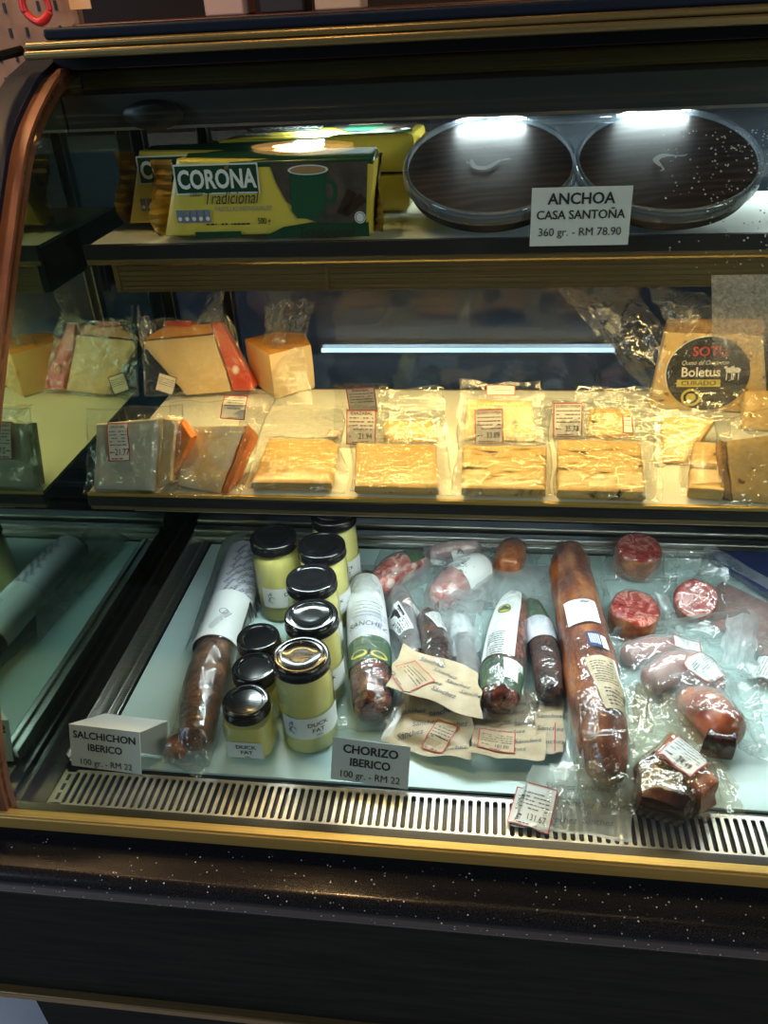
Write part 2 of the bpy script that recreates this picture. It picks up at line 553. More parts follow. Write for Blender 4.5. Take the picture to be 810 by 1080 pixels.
class Bag:
    """film laid over what is in it: a height field over a four-cornered patch (BL, BR, TR, TL) that rests on the bodies below"""
    def __init__(s, parent, corners, bodies, mat='film', nx=34, ny=34, relax=14, wr=0.0015, eps=0.0012, seed=0, edge=0.0022, name='clear_bag', seal=True, curl=None, flat0=0.0008, crinkle=0.0):
        bl, br, tr, tl = [Vector((p[0], p[1], 0)) for p in corners]
        cz = [p[2] if len(p) > 2 else 0 for p in corners]
        trees = [b.bvh() for b in bodies]
        P = []
        for j in range(ny + 1):
            for i in range(nx + 1):
                u, v = i / nx, j / ny
                e = edge * 4 * noise.noise(Vector((u * 3.1 + seed, v * 3.1, seed * 1.7)))
                e2 = edge * 4 * noise.noise(Vector((u * 2.7, v * 3.3 + seed, 5 + seed)))
                p = bl * (1 - u) * (1 - v) + br * u * (1 - v) + tr * u * v + tl * (1 - u) * v
                P.append(Vector((p.x + e, p.y + e2, 0)))
        z0 = []
        for k, p in enumerate(P):
            i, j = k % (nx + 1), k // (nx + 1)
            u, v = i / nx, j / ny
            g = flat0 + cz[0] * (1 - u) * (1 - v) + cz[1] * u * (1 - v) + cz[2] * u * v + cz[3] * (1 - u) * v
            if curl:
                g += curl(u, v)
            h = g
            for t in trees:
                hit = t.ray_cast(Vector((p.x, p.y, 1.0)), Vector((0, 0, -1)))
                if hit[0] is not None:
                    h = max(h, hit[0].z + eps)
            z0.append(h)
        z = list(z0)
        W_ = nx + 1
        for _ in range(relax):
            zn = list(z)
            for j in range(1, ny):
                for i in range(1, nx):
                    k = j * W_ + i
                    a = (z[k - 1] + z[k + 1] + z[k - W_] + z[k + W_]) / 4
                    zn[k] = max(z0[k], a)
            z = zn
        out = []
        for k, p in enumerate(P):
            i, j = k % W_, k // W_
            free = smoothstep(0.0, 0.004, z[k] - z0[k] + (0.004 if z0[k] < 0.003 else 0))
            n1 = noise.noise(Vector((p.x * 55 + seed * 3, p.y * 55, seed)))
            n2 = noise.noise(Vector((p.x * 24, p.y * 30 + seed, seed * 2)))
            rid = (1 - abs(n1) * 2) * 0.6 + (1 - abs(n2) * 2)
            h = wr * max(0.0, rid + 0.4) * (0.25 + free)
            if crinkle:
                n3 = noise.noise(Vector((p.x * 120, p.y * 105 + seed, seed * 3)))
                n4 = noise.noise(Vector((p.x * 70 + seed, p.y * 80, seed * 5)))
                h += crinkle * (1.2 - abs(n3) * 1.8 + n4)
            out.append(Vector((p.x, p.y, z[k] + max(0.0, h))))
        mb = MB()
        mb.grid([out[j * W_:(j + 1) * W_] for j in range(ny + 1)], 0)
        s.mb, s.pts, s.nx, s.ny = mb, out, nx, ny
        s.tree = mb.bvh()
        s.obj = None
        if mat:
            s.obj = mb.build(name, M[mat], parent, angle=70)
        if seal and mat:
            sm = MB()
            rim = [out[i] for i in range(W_)] + [out[j * W_ + nx] for j in range(1, ny + 1)] + [out[ny * W_ + i] for i in range(nx - 1, -1, -1)] + [out[j * W_] for j in range(ny - 1, 0, -1)]
            c = sum(rim, Vector()) / len(rim)
            inner = [r + (c - r).normalized() * 0.0022 + Vector((0, 0, 0.0006)) for r in rim]
            sm.grid([[r + Vector((0, 0, 0.0006)) for r in rim] + [rim[0] + Vector((0, 0, 0.0006))], inner + [inner[0]]], 0)
            sm.build('heat_seal', M['film'], parent)

    def on(s, x, y, off):
        hit = s.tree.ray_cast(Vector((x, y, 1.0)), Vector((0, 0, -1)))
        z = hit[0].z if hit[0] is not None else 0.002
        return Vector((x, y, z + off))

def on_bodies(bodies, dz=0.0):
    ts = [b.bvh() for b in bodies]

    def f(x, y, off):
        z = 0.0
        for t in ts:
            h = t.ray_cast(Vector((x, y, 1.0)), Vector((0, 0, -1)))
            if h[0] is not None:
                z = max(z, h[0].z)
        return Vector((x, y, z + off + dz))
    return f

def film_sheet(parent, quad, mat='cloudy', nx=18, ny=18, bulge=0.01, wr=0.004, seed=0, name='bag_tail', folds=3.0):
    """loose crumpled film between four local corners (BL, BR, TR, TL)"""
    bl, br, tr, tl = [Vector(q) for q in quad]
    nrm = (br - bl).cross(tl - bl).normalized()
    rows = []
    for j in range(ny + 1):
        row = []
        for i in range(nx + 1):
            u, v = i / nx, j / ny
            p = bl * (1 - u) * (1 - v) + br * u * (1 - v) + tr * u * v + tl * (1 - u) * v
            w = noise.noise(Vector((u * folds + seed * 1.3, v * folds * 0.6, seed)))
            w2 = noise.noise(Vector((u * folds * 2.6, v * folds * 2 + seed, seed + 4)))
            p = p + nrm * (bulge * 4 * u * (1 - u) * (0.3 + v * (1 - v) * 2) + wr * ((1 - 2 * abs(w)) + 0.4 * w2) * 1.2)
            e = wr * noise.noise(Vector((u * 4, v * 4, seed + 9)))
            p = p + (tl - bl).normalized() * e * 1.5 + (br - bl).normalized() * e
            row.append(p)
        rows.append(row)
    mb = MB()
    mb.grid(rows, 0)
    mb.build(name, M[mat], parent, angle=70)
    return mb

def spline(P, n=12):
    P = [Vector(p) for p in P]
    out = []
    for i in range(len(P) - 1):
        a, b, c, d = P[max(i - 1, 0)], P[i], P[i + 1], P[min(i + 2, len(P) - 1)]
        for k in range(n):
            t = k / n
            out.append(0.5 * ((2 * b) + (c - a) * t + (2 * a - 5 * b + 4 * c - d) * t * t + (3 * b - a - 3 * c + d) * t ** 3))
    out.append(P[-1])
    return out

# ------------------------------------------------------------------ the setting
XR = 1.22          # right end of the display case
M['floor'] = cut('pale_floor', [(0.3, (0.62, 0.63, 0.66)), (0.7, (0.72, 0.73, 0.76))], 3, 0.35)
M['maroon'] = cut('maroon_board', [(0.3, (0.055, 0.012, 0.010)), (0.7, (0.075, 0.018, 0.014))], 6, 0.45)
M['wall'] = pmat('dark_wall', (0.05, 0.03, 0.025), 0.8)
M['ceil'] = pmat('dark_ceiling', (0.05, 0.045, 0.04), 0.8)
M['peg'] = cut('pegboard', [(0.3, (0.20, 0.115, 0.075)), (0.7, (0.30, 0.18, 0.12))], 14, 0.7)
M['lampface'] = pmat('downlight_face', (1, 0.8, 0.5), 0.5, emit=((1.0, 0.50, 0.14), 9.0))
M['lampcore'] = pmat('downlight_bulb', (1, 0.9, 0.7), 0.5, emit=((1.0, 0.82, 0.5), 60.0))
M['bluegrey'] = pmat('blue_grey_steel', (0.20, 0.24, 0.30), 0.4)

m = MB()
m.box(-4, 4, -3.5, 2.2, -1.0, -0.95)
tag(m.build('floor', M['floor']), kind='structure')
m = MB()
m.box(-4, 4, 2.2, 2.3, -1.0, 1.78)
tag(m.build('wall_back', M['wall']), kind='structure')
m = MB()
m.box(-4, 4, -3.5, 2.3, 1.72, 1.78)
tag(m.build('ceiling', M['ceil']), kind='structure')

for lx, ly, lab in ((0.026, 0.316, 1.7)[:2] + ('round warm ceiling downlight above the display case, the one mirrored over the chocolate packs',),
                    (0.5966, 2.028, 1.7)[:2] + ('round warm ceiling downlight far behind the case, mirrored in its top gold rail',),
                    (-0.75, 0.62, 'added round warm ceiling downlight, put in to brighten the pegboard')):  # third downlight is an added source that brightens the board
    t = thing('ceiling_downlight', lab, 'ceiling light', ((lx, ly, 1.72), 0, 0), 'ceiling downlights')
    m = MB()
    m.lathe([(0.135, 0.0), (0.14, -0.006), (0.135, -0.014), (0.122, -0.016), (0.12, -0.006)], 40)
    m.build('trim_ring', M['steel'], t)
    m = MB()
    m.lathe([(0.12, -0.010), (0.12, -0.013)], 40)
    m.build('diffuser', M['lampface'], t)
    m = MB()
    m.lathe([(0.014, -0.013), (0.022, -0.020), (0.016, -0.026), (0.004, -0.028)], 20)
    m.build('bulb', M['lampcore'], t)
    al = bpy.data.lights.new('downlight_glow', 'SPOT')
    al.energy, al.color, al.shadow_soft_size, al.spot_size, al.spot_blend = (40 if lx < -0.5 else 16), (1.0, 0.62, 0.3), 0.06, math.radians(110), 0.6
    ao = bpy.data.objects.new('downlight_glow', al)
    COL.objects.link(ao)
    ao.parent = t
    ao.location = (0, 0, -0.05)

# counter the case stands on
M['granite'] = pmat('black_granite', (0.006, 0.007, 0.010), 0.22, coat=0.15)
t_ = NT(M['granite'])
v_ = t_.coord()
vo = t_.n('TexVoronoi', Scale=330.0)
t_.link(v_, vo.inputs['Vector'])
sep = t_.n('SeparateColor')
t_.link(vo.outputs['Color'], sep.inputs[0])
pick = t_.math('GREATER_THAN', sep.outputs[0], 0.90)
dot = t_.math('LESS_THAN', vo.outputs['Distance'], 0.26)
spk = t_.math('MULTIPLY', t_.math('MULTIPLY', pick, dot), sep.outputs[1])
fine = t_.noise(v_, 900, 2)
fr_ = t_.ramp(fine, [(0.45, (0.005, 0.006, 0.009)), (0.75, (0.030, 0.030, 0.034))])
mx = t_.n('Mix', data_type='RGBA')
t_.link(spk, mx.inputs[0])
t_.link(fr_, mx.inputs[6])
mx.inputs[7].default_value = (0.75, 0.78, 0.8, 1)
t_.link(mx.outputs[2], t_.b.inputs['Base Color'])
M['panel'] = cut('dark_wood_panel', [(0.3, (0.009, 0.011, 0.010)), (0.7, (0.016, 0.018, 0.016))], 9, 0.65, (1, 1, 14), detail=6, spec=0.06)

ct = thing('counter', 'dark panelled counter with a black speckled granite top under the display case', 'counter', ((0.3, 0.3, -0.95), 0, 0))

def under(o, root):
    """parent keeping world place"""
    o.parent = root
    o.matrix_parent_inverse = root.matrix_world.inverted()
    return o

def part(mb, name, mat, root, bevel=0.0, smooth=True):
    return under(mb.build(name, mat, None, bevel, smooth), root)

bpy.context.view_layer.update()
m = MB()
m.box(-0.75, 1.75, -0.055, 0.78, -0.066, -0.030)
part(m, 'granite_top', M['granite'], ct, 0.013)
m = MB()
m.box(-0.73, 1.73, -0.030, 0.0, -0.292, -0.066)
part(m, 'front_panel', M['panel'], ct)
m = MB()
m.box(-0.74, 1.74, -0.040, -0.024, -0.304, -0.292)
m.box(-0.74, 1.74, -0.036, -0.022, -0.309, -0.3055)
part(m, 'gold_beading', M['bronzeshelf'], ct, 0.004)
m = MB()
m.box(-0.085, 1.70, -0.012, 0.75, -0.95, -0.309)
m.box(-0.73, 1.73, 0.0, 0.75, -0.309, -0.066)
part(m, 'cabinet_body', M['panel'], ct)

# board with hooks, left behind the case
pb = thing('pegboard', 'brown pegboard with wire hooks behind the left end of the case', 'pegboard', ((-0.62, 1.02, -0.2), 0, 0))
bpy.context.view_layer.update()
m = MB()
m.box(-1.15, -0.225, 1.01, 1.03, -0.95, 1.22)
for i in range(30):
    for j in range(34):
        x, z = -1.10 + i * 0.030, 0.10 + j * 0.036
        if x < -0.235:
            m.box(x - 0.0022, x + 0.0022, 1.0085, 1.0101, z - 0.007, z + 0.007, 1)
part(m, 'board', [M['peg'], M['black']], pb, smooth=False)
for i in range(6):
    for j in range(5):
        x, z = -0.80 + i * 0.1 + (j % 2) * 0.03, 0.36 + j * 0.105
        if x > -0.26 or (abs(x + 0.33) < 0.17 and z < 0.68):
            continue
        m = MB()
        m.tube(spline([(x, 1.008, z + 0.03, 0.0016), (x - 0.012, 0.985, z + 0.02, 0.0016), (x - 0.020, 0.965, z - 0.02, 0.0016), (x - 0.008, 0.962, z - 0.045, 0.0016), (x + 0.012, 0.962, z - 0.035, 0.0016), (x + 0.018, 0.96, z, 0.0016)], 5), 6)
        part(m, 'hook', M['black'], pb)
kt = thing('hanging_keychain', 'red keychain with a tan cord hanging on the pegboard', 'keychain', ((-0.2647, 0.955, 0.6937), 0, 0))
m = MB()
m.tube(spline([(-0.020, 0, 0.04, 0.005), (-0.022, 0, 0.012, 0.006), (0.0, -0.004, -0.004, 0.007), (0.020, 0, 0.012, 0.006), (0.012, 0, 0.04, 0.005)], 6), 10, amp=0.0015)
m.build('red_charm', pmat('red_charm', (0.55, 0.02, 0.02), 0.4), kt)
m = MB()
m.tube(spline([(0.0, 0, -0.008, 0.0028), (0.006, 0.004, -0.04, 0.0025), (0.012, 0.0, -0.075, 0.003)], 6), 8)
m.tube(spline([(0.002, 0, -0.010, 0.0024), (0.016, 0.002, -0.03, 0.003)], 6), 8)
m.build('cord', pmat('tan_cord', (0.62, 0.36, 0.18), 0.7), kt)
kt2 = thing('price_tag', 'tan price card hanging at the top right edge of the pegboard', 'price card', ((-0.2054, 0.985, 0.714), 0, 0))
m = MB()
m.box(-0.018, 0.018, -0.001, 0.001, -0.010, 0.03)
m.build('card', pmat('tan_card', (0.70, 0.42, 0.22), 0.6), kt2)

# leather satchel hanging at the end of the case, seen dimly through the end glass
M['leather'] = cut('brown_leather', [(0.3, (0.16, 0.10, 0.05)), (0.7, (0.24, 0.15, 0.08))], 22, 0.5)
M['strapgrey'] = pmat('woven_strap', (0.30, 0.25, 0.16), 0.7)
st = thing('satchel', 'brown satchel hanging from the pegboard, seen through the left end glass', 'bag', ((-0.33, 0.93, 0.27), -20, 0))
m = MB()
m.box(-0.10, 0.10, -0.040, 0.035, 0.0, 0.135)
m.build('body', M['leather'], st, 0.014)
m = MB()
m.box(-0.102, 0.102, -0.047, -0.041, 0.050, 0.139)
m.box(-0.102, 0.102, -0.047, 0.036, 0.136, 0.142)
m.build('flap', M['leather'], st, 0.004)
m = MB()
m.box(-0.014, 0.014, -0.052, -0.0475, 0.040, 0.070)
m.build('buckle', M['steel'], st, 0.002)
m = MB()
for sx in (-1, 1):
    P = spline([(sx * 0.098, 0.0, 0.05, 0), (sx * 0.100, 0.0, 0.14, 0), (sx * 0.045, 0.02, 0.26, 0), (0.0, 0.045, 0.33, 0)], 10)
    m.grid([[(p.x, p.y - 0.012, p.z), (p.x, p.y + 0.012, p.z)] for p in P], 0)
m.build('strap', M['strapgrey'], st)

# maroon back unit and what stands on it
bu = thing('back_unit', 'maroon back unit running behind the display case', 'cabinet', ((0.6, 1.1, -0.95), 0, 0))
bpy.context.view_layer.update()
m = MB()
m.box(-0.224, 2.4, 0.99, 1.4, -0.95, 0.672)
part(m, 'carcass', M['maroon'], bu, 0.004)
m = MB()
m.box(-0.224, 2.4, 0.975, 1.41, 0.672, 0.684)
part(m, 'top_board', M['maroon'], bu, 0.004)
for px, w, h, lab, c in ((0.075, 0.065, 0.09, 'pale pink box on the back unit, above the left end of the case', (0.5, 0.34, 0.30)),
                         (0.17, 0.07, 0.10, 'dark wrapped box on the back unit, between two pale boxes', (0.02, 0.02, 0.025)),
                         (0.262, 0.075, 0.09, 'light tan box on the back unit, right of the dark one', (0.55, 0.40, 0.28)),
                         (0.66, 0.13, 0.10, 'white carton on the back unit, near the middle', (0.55, 0.55, 0.55))):
    t = thing('box', lab, 'box', ((px - 0.05, 1.05, 0.684), 0, 0))
    m = MB()
    m.box(-w / 2, w / 2, -0.04, 0.04, 0, h)
    m.build('carton', pmat('carton', c, 0.6), t, 0.003)
    m = MB()
    m.box(-w / 2 - 0.001, w / 2 + 0.001, -0.041, 0.041, h, h + 0.012)
    m.build('lid', pmat('carton_lid', tuple(k * 0.85 for k in c), 0.6), t, 0.003)
wc = thing('under_counter_fridge', 'blue grey steel fridge seen through the rear doors of the case', 'fridge', ((0.6, 0.86, -0.95), 0, 0))
bpy.context.view_layer.update()
m = MB()
m.box(-0.2, 1.5, 0.79, 0.965, -0.95, 0.52)
part(m, 'body', M['bluegrey'], wc, 0.004)
m = MB()
m.box(0.175, 0.70, 0.779, 0.79, 0.196, 0.212)
part(m, 'lamp_holder', M['steel'], wc)
m = MB()
m.tube([(0.19, 0.770, 0.205, 0.0036), (0.66, 0.770, 0.205, 0.0036)], 12)
part(m, 'lamp_tube', M['tube'], wc)

# ------------------------------------------------------------------ the display case
dc = thing('display_case', 'refrigerated deli display case with curved front glass and gold rails', 'display case', ((0.6, 0.3, -0.03), 0, 0))
bpy.context.view_layer.update()
PROF = [(0.0, -.012), (0.001, 0.0), (0.009, 0.045), (0.032, 0.11), (0.070, 0.2), (0.125, 0.29), (0.204, 0.392), (0.335, 0.541), (0.386, 0.589), (0.454, 0.626), (0.485, 0.636), (0.52, 0.6455)]
GP = [Vector((0, p[0], p[1])) for p in spline([(a, b, 0) for a, b in PROF], 12)]
GN = []
for i in range(len(GP)):
    tn = (GP[min(i + 1, len(GP) - 1)] - GP[max(i - 1, 0)]).normalized()
    GN.append(Vector((0, -tn.z, tn.y)))

def ribbon(x0, x1, o0, o1, i0=0, i1=None):
    """solid strip that follows the glass profile from offset o0 to o1"""
    i1 = i1 or len(GP)
    mb = MB()
    rows = []
    for i in range(i0, i1):
        a, b = GP[i] + GN[i] * o0, GP[i] + GN[i] * o1
        rows.append([(x0, a.y, a.z), (x1, a.y, a.z), (x1, b.y, b.z), (x0, b.y, b.z)])
    mb.grid(rows, 0, close=True, flip=True)
    n = len(rows)
    mb.f += [(0, 1, 2, 3), tuple(4 * (n - 1) + k for k in (3, 2, 1, 0))]
    mb.m += [0, 0]
    return mb

part(ribbon(-0.0145, XR - 0.0155, -0.005, 0.0), 'front_glass', M['glass'], dc)
part(ribbon(-0.030, -0.0145, -0.012, 0.004), 'bronze_trim', M['bronze'], dc)
part(ribbon(-0.068, -0.030, -0.030, 0.010), 'side_frame', M['frame'], dc, 0.003)
part(ribbon(XR - 0.0155, XR, -0.012, 0.004), 'bronze_trim', M['bronze'], dc)
part(ribbon(XR, XR + 0.038, -0.030, 0.010), 'side_frame', M['frame'], dc, 0.003)
m = MB()
m.tube(spline([(-0.066, 0.28, 0.575, 0.005), (-0.07, 0.34, 0.626, 0.005), (-0.066, 0.41, 0.655, 0.005), (-0.05, 0.47, 0.664, 0.005)], 8), 10)
part(m, 'lift_rail', M['black'], dc)
for xa in (-0.0215, XR - 0.0155):
    m = MB()
    inner = [(p.y + 0.006, p.z - 0.002) for p in GP[8:]] + [(0.64, 0.640), (0.64, -0.012), (0.012, -0.012)]
    vs = [(xa, *q) for q in inner] + [(xa + 0.006, *q) for q in inner]
    n = len(inner)
    m.add(vs, [tuple(range(n))[::-1], tuple(range(n, 2 * n))] + [(k, (k + 1) % n, n + (k + 1) % n, n + k) for k in range(n)])
    part(m, 'end_glass', M['endglass'], dc, smooth=False)
m = MB()
m.box(-0.028, XR + 0.013, -0.009, 0.001, -0.0165, 0.0)
m.box(-0.028, XR + 0.013, -0.007, 0.0015, 0.0005, 0.002)
part(m, 'front_rail', M['gold'], dc, 0.0018)
m = MB()
m.box(-0.068, XR + 0.038, -0.007, 0.62, -0.0297, -0.0167)
part(m, 'base_plinth', M['black'], dc)
m = MB()
m.box(-0.026, XR, 0.0015, 0.0165, -0.0165, -0.006)
part(m, 'glass_seat', M['black'], dc)
# top rails
m = MB()
m.box(-0.030, XR + 0.016, 0.436, 0.500, 0.6555, 0.6640)
m.box(-0.030, XR + 0.016, 0.441, 0.505, 0.6645, 0.6715)
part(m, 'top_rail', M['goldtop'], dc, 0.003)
m = MB()
m.box(-0.0145, XR - 0.0155, 0.530, 0.536, 0.6195, 0.6400)
m.box(-0.0145, XR - 0.0155, 0.528, 0.536, 0.6365, 0.6395)
m.box(-0.0145, XR - 0.0155, 0.528, 0.536, 0.6195, 0.6225)
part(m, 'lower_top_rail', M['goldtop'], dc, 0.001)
m = MB()
m.box(-0.030, XR + 0.016, 0.500, 0.655, 0.642, 0.662)
part(m, 'top_underlay', M['black'], dc)
m = MB()
m.box(-0.022, XR + 0.01, 0.476, 0.66, 0.672, 0.6835)
part(m, 'top_slab', M['frame'], dc, 0.003)
m = MB()
m.box(-0.0145, XR - 0.0155, 0.470, 0.476, 0.5835, 0.618)
m.box(-0.0145, XR - 0.0155, 0.476, 0.64, 0.5850, 0.592)
m.box(-0.0145, XR - 0.0155, 0.476, 0.64, 0.612, 0.618)
part(m, 'canopy', M['canopy'], dc, 0.001)
m = MB()
m.box(-0.0145, XR - 0.0155, 0.4685, 0.4715, 0.5815, 0.5845)
part(m, 'canopy_edge', M['steel'], dc)
o_ = (0.0922, 0.47, 0.5969)
m = MB()
m.lathe([(0.012, 0), (0.018, 0.004), (0.018, 0.010), (0.013, 0.014)], 32)
m.v = [Vector((o_[0] + v.x * 1.9, 0.469 - v.z, o_[2] + v.y * 0.85)) for v in m.v]
part(m, 'switch_knob', M['black'], dc)
M['ledface'] = pmat('canopy_led', (1, 1, 1), 0.5, emit=((0.86, 0.95, 1.0), 2.5))
for lx, lw in ((0.29, 0.12), (0.462, 0.08), (0.642, 0.08), (0.84, 0.12)):
    m = MB()
    m.box(lx - lw / 2, lx + lw / 2, 0.537, 0.553, 0.5806, 0.5850)
    part(m, 'canopy_lamp', M['ledface'], dc)
# rear: doors with frames
m = MB()
m.box(0.002, 0.86, 0.643, 0.648, 0.0, 0.585)
m.box(0.84, XR - 0.02, 0.650, 0.655, 0.0, 0.585)
part(m, 'rear_door_glass', M['rear_glass'], dc)
m = MB()
for x0, x1, y in ((-0.0145, 0.004, 0.636), (0.078, 0.094, 0.632), (0.842, 0.862, 0.640), (XR - 0.04, XR - 0.016, 0.640)):
    m.box(x0, x1, y, y + 0.014, 0.0, 0.585)
for z0, z1 in ((-0.012, 0.012), (0.572, 0.586)):
    m.box(-0.0145, XR - 0.0155, 0.634, 0.656, z0, z1)
part(m, 'rear_door_frame', M['black'], dc, 0.001)
m = MB()
m.box(0.0785, 0.0800, 0.6300, 0.6325, 0.012, 0.572)
m.box(0.092, 0.0935, 0.6300, 0.6325, 0.012, 0.572)
m.box(0.0015, 0.003, 0.634, 0.637, 0.012, 0.572)
part(m, 'door_edge_strip', M['steel'], dc)
# deck: liner, channels, grille
m = MB()
m.box(0.043, XR - 0.03, 0.074, 0.509, DECK - 0.003, DECK)
part(m, 'deck_liner', M['liner'], dc)
m = MB()
m.box(-0.0155, XR - 0.0155, 0.010, 0.64, -0.0166, DECK - 0.0032)
part(m, 'deck_base', M['channel'], dc)
for s in (0, 1):
    m = MB()
    fx = (lambda x: x) if s == 0 else (lambda x: XR - 0.0165 - x)
    for x0, x1, z in ((0.0125, 0.0145, 0.002), (0.0145, 0.030, -0.0075), (0.030, 0.0315, -0.004), (0.0315, 0.040, -0.0085)):
        a, b = sorted((fx(x0), fx(x1)))
        m.box(a, b, 0.074, 0.53, DECK - 0.003, z)
    part(m, 'side_channel', M['steel'], dc, 0.0006)
    m = MB()
    for x0, x1, z in ((-0.0155, -0.0135, -0.006), (-0.001, 0.0125, -0.0105)):
        a, b = sorted((fx(x0), fx(x1)))
        m.box(a, b, 0.0165, 0.62, DECK - 0.003, z)
    part(m, 'glass_channel', M['channel'], dc)
m = MB()
m.box(0.0125, XR - 0.03, 0.512, 0.520, DECK - 0.003, -0.002)
m.box(0.0125, XR - 0.03, 0.520, 0.535, DECK - 0.003, 0.006)
m.box(0.0125, XR - 0.03, 0.540, 0.560, DECK - 0.003, 0.012)
part(m, 'rear_channel', M['steel'], dc, 0.003)
m = MB()
gx0, gx1, ga, gb = 0.0165, XR - 0.035, 0.0185, 0.0655
m.box(gx0, gx1, ga, ga + 0.0035, DECK - 0.001, DECK + 0.001)
m.box(gx0, gx1, gb - 0.0035, gb, DECK - 0.001, DECK + 0.001)
m.box(gx0 - 0.002, gx0 + 0.012, ga, gb, DECK - 0.001, DECK + 0.001)
pitch = 0.0084
k = 0
while gx0 + 0.012 + (k + 1) * pitch < gx1:
    xa = gx0 + 0.012 + k * pitch
    xs = xa + 0.0048
    # a bar and the rounded ends of the slot beside it
    m.box(xs, xa + pitch, ga + 0.003, gb - 0.003, DECK - 0.001, DECK + 0.001)
    for yy, sg in ((ga + 0.0035, 1), (gb - 0.0035, -1)):
        m.add([(xa, yy, DECK + 0.001), (xa + 0.0014, yy, DECK + 0.001), (xa, yy + sg * 0.0016, DECK + 0.001)], [(0, 1, 2) if sg > 0 else (0, 2, 1)])
        m.add([(xs, yy, DECK + 0.001), (xs - 0.0014, yy, DECK + 0.001), (xs, yy + sg * 0.0016, DECK + 0.001)], [(0, 2, 1) if sg > 0 else (0, 1, 2)])
    k += 1
for j in range(3):
    y = ga + 0.007 + j * 0.0125
    m.box(gx0 + 0.0035, gx0 + 0.0072, y, y + 0.0085, DECK + 0.0009, DECK + 0.0012, 1)
part(m, 'air_grille', [M['grille'], M['trough']], dc, smooth=False)
m = MB()
m.box(gx0, gx1, ga, 0.0735, -0.0166, DECK - 0.0036)
part(m, 'grille_trough', M['trough'], dc)
m = MB()
m.box(-0.0010, gx0 - 0.0025, 0.0185, 0.066, DECK - 0.003, DECK - 0.0005)
part(m, 'corner_plate', pmat('steel_warm_reflection', (0.75, 0.60, 0.32), 0.42, metal=0.9), dc)  # steel plate; golden reflection of the warm lights is put into its colour

# cheese shelf
xs0, xs1 = 0.012, XR - 0.028
sh = MB()
sh.box(xs0, xs1, 0.264, 0.556, SH2 - 0.004, SH2)
sh = part(sh, 'cheese_shelf', M['tray'], dc)
m = MB()
m.box(xs0, xs1, 0.2595, 0.2640, 0.2245, SH2 + 0.0006)
m.box(xs0, xs1, 0.5562, 0.560, 0.2200, SH2 - 0.0004)
part(m, 'gold_lip', M['gold'], sh)
m = MB()
m.box(xs0 - 0.001, xs1 + 0.001, 0.2575, 0.2640, 0.2125, 0.2243)
part(m, 'ticket_strip', M['strip'], sh, 0.0008)
m = MB()
m.box(xs0, xs1, 0.2590, 0.2660, 0.2068, 0.2124)
part(m, 'lower_lip', M['bronzeshelf'], sh, 0.0008)
m = MB()
m.box(0.06, XR - 0.06, 0.268, 0.302, 0.2005, 0.2238)
part(m, 'lamp_housing', M['steel'], sh)
m = MB()
m.tube([(0.24, 0.285, 0.1965, 0.004), (0.90, 0.285, 0.1965, 0.004)], 12)
part(m, 'lamp_tube', M['tube'], sh)
for xx in (0.10, 0.62, 1.10):
    m = MB()
    m.box(xx, xx + 0.004, 0.30, 0.64, 0.200, 0.2238)
    part(m, 'bracket', M['steel'], sh)

# top shelf
sh = MB()
sh.box(xs0 + 0.004, xs1, 0.392, 0.60, SH1 - 0.004, SH1)
sh = part(sh, 'top_shelf', M['tray'], dc)
m = MB()
m.box(xs0, xs1 + 0.001, 0.385, 0.3915, 0.4592, 0.4755)
part(m, 'ticket_strip', M['strip'], sh, 0.0008)
m = MB()
m.box(xs0, xs1, 0.3865, 0.3925, 0.4535, 0.4590)
part(m, 'lower_lip', M['bronzeshelf'], sh, 0.0008)
m = MB()
m.box(0.030, xs1 - 0.02, 0.4095, 0.4115, 0.4165, 0.4440)
for k in range(4):
    m.box(0.034, xs1 - 0.02, 0.4085, 0.4100, 0.4205 + k * 0.006, 0.4220 + k * 0.006)
m.box(0.0305, 0.0365, 0.4075, 0.452, 0.4165, 0.4700)
m.box(0.030, xs1 - 0.02, 0.4080, 0.4115, 0.4438, 0.4455)
m.box(0.030, xs1 - 0.02, 0.4085, 0.4125, 0.4155, 0.4170)
m.box(0.2805, 0.2840, 0.4072, 0.4095, 0.4155, 0.4450)
m.box(0.036, xs1 - 0.02, 0.448, 0.450, 0.4200, 0.4695)
part(m, 'lamp_housing', M['bronzeshelf'], sh)
m = MB()
m.tube([(0.18, 0.4165, 0.4195, 0.0032), (0.78, 0.4165, 0.4195, 0.0032)], 12)
part(m, 'lamp_tube', M['tubewarm'], sh)
m = MB()
m.box(0.0145, 0.020, 0.396, 0.64, 0.4200, 0.4698)
m.box(0.022, 0.0245, 0.400, 0.404, 0.418, 0.4535)
part(m, 'bracket', M['black'], sh)

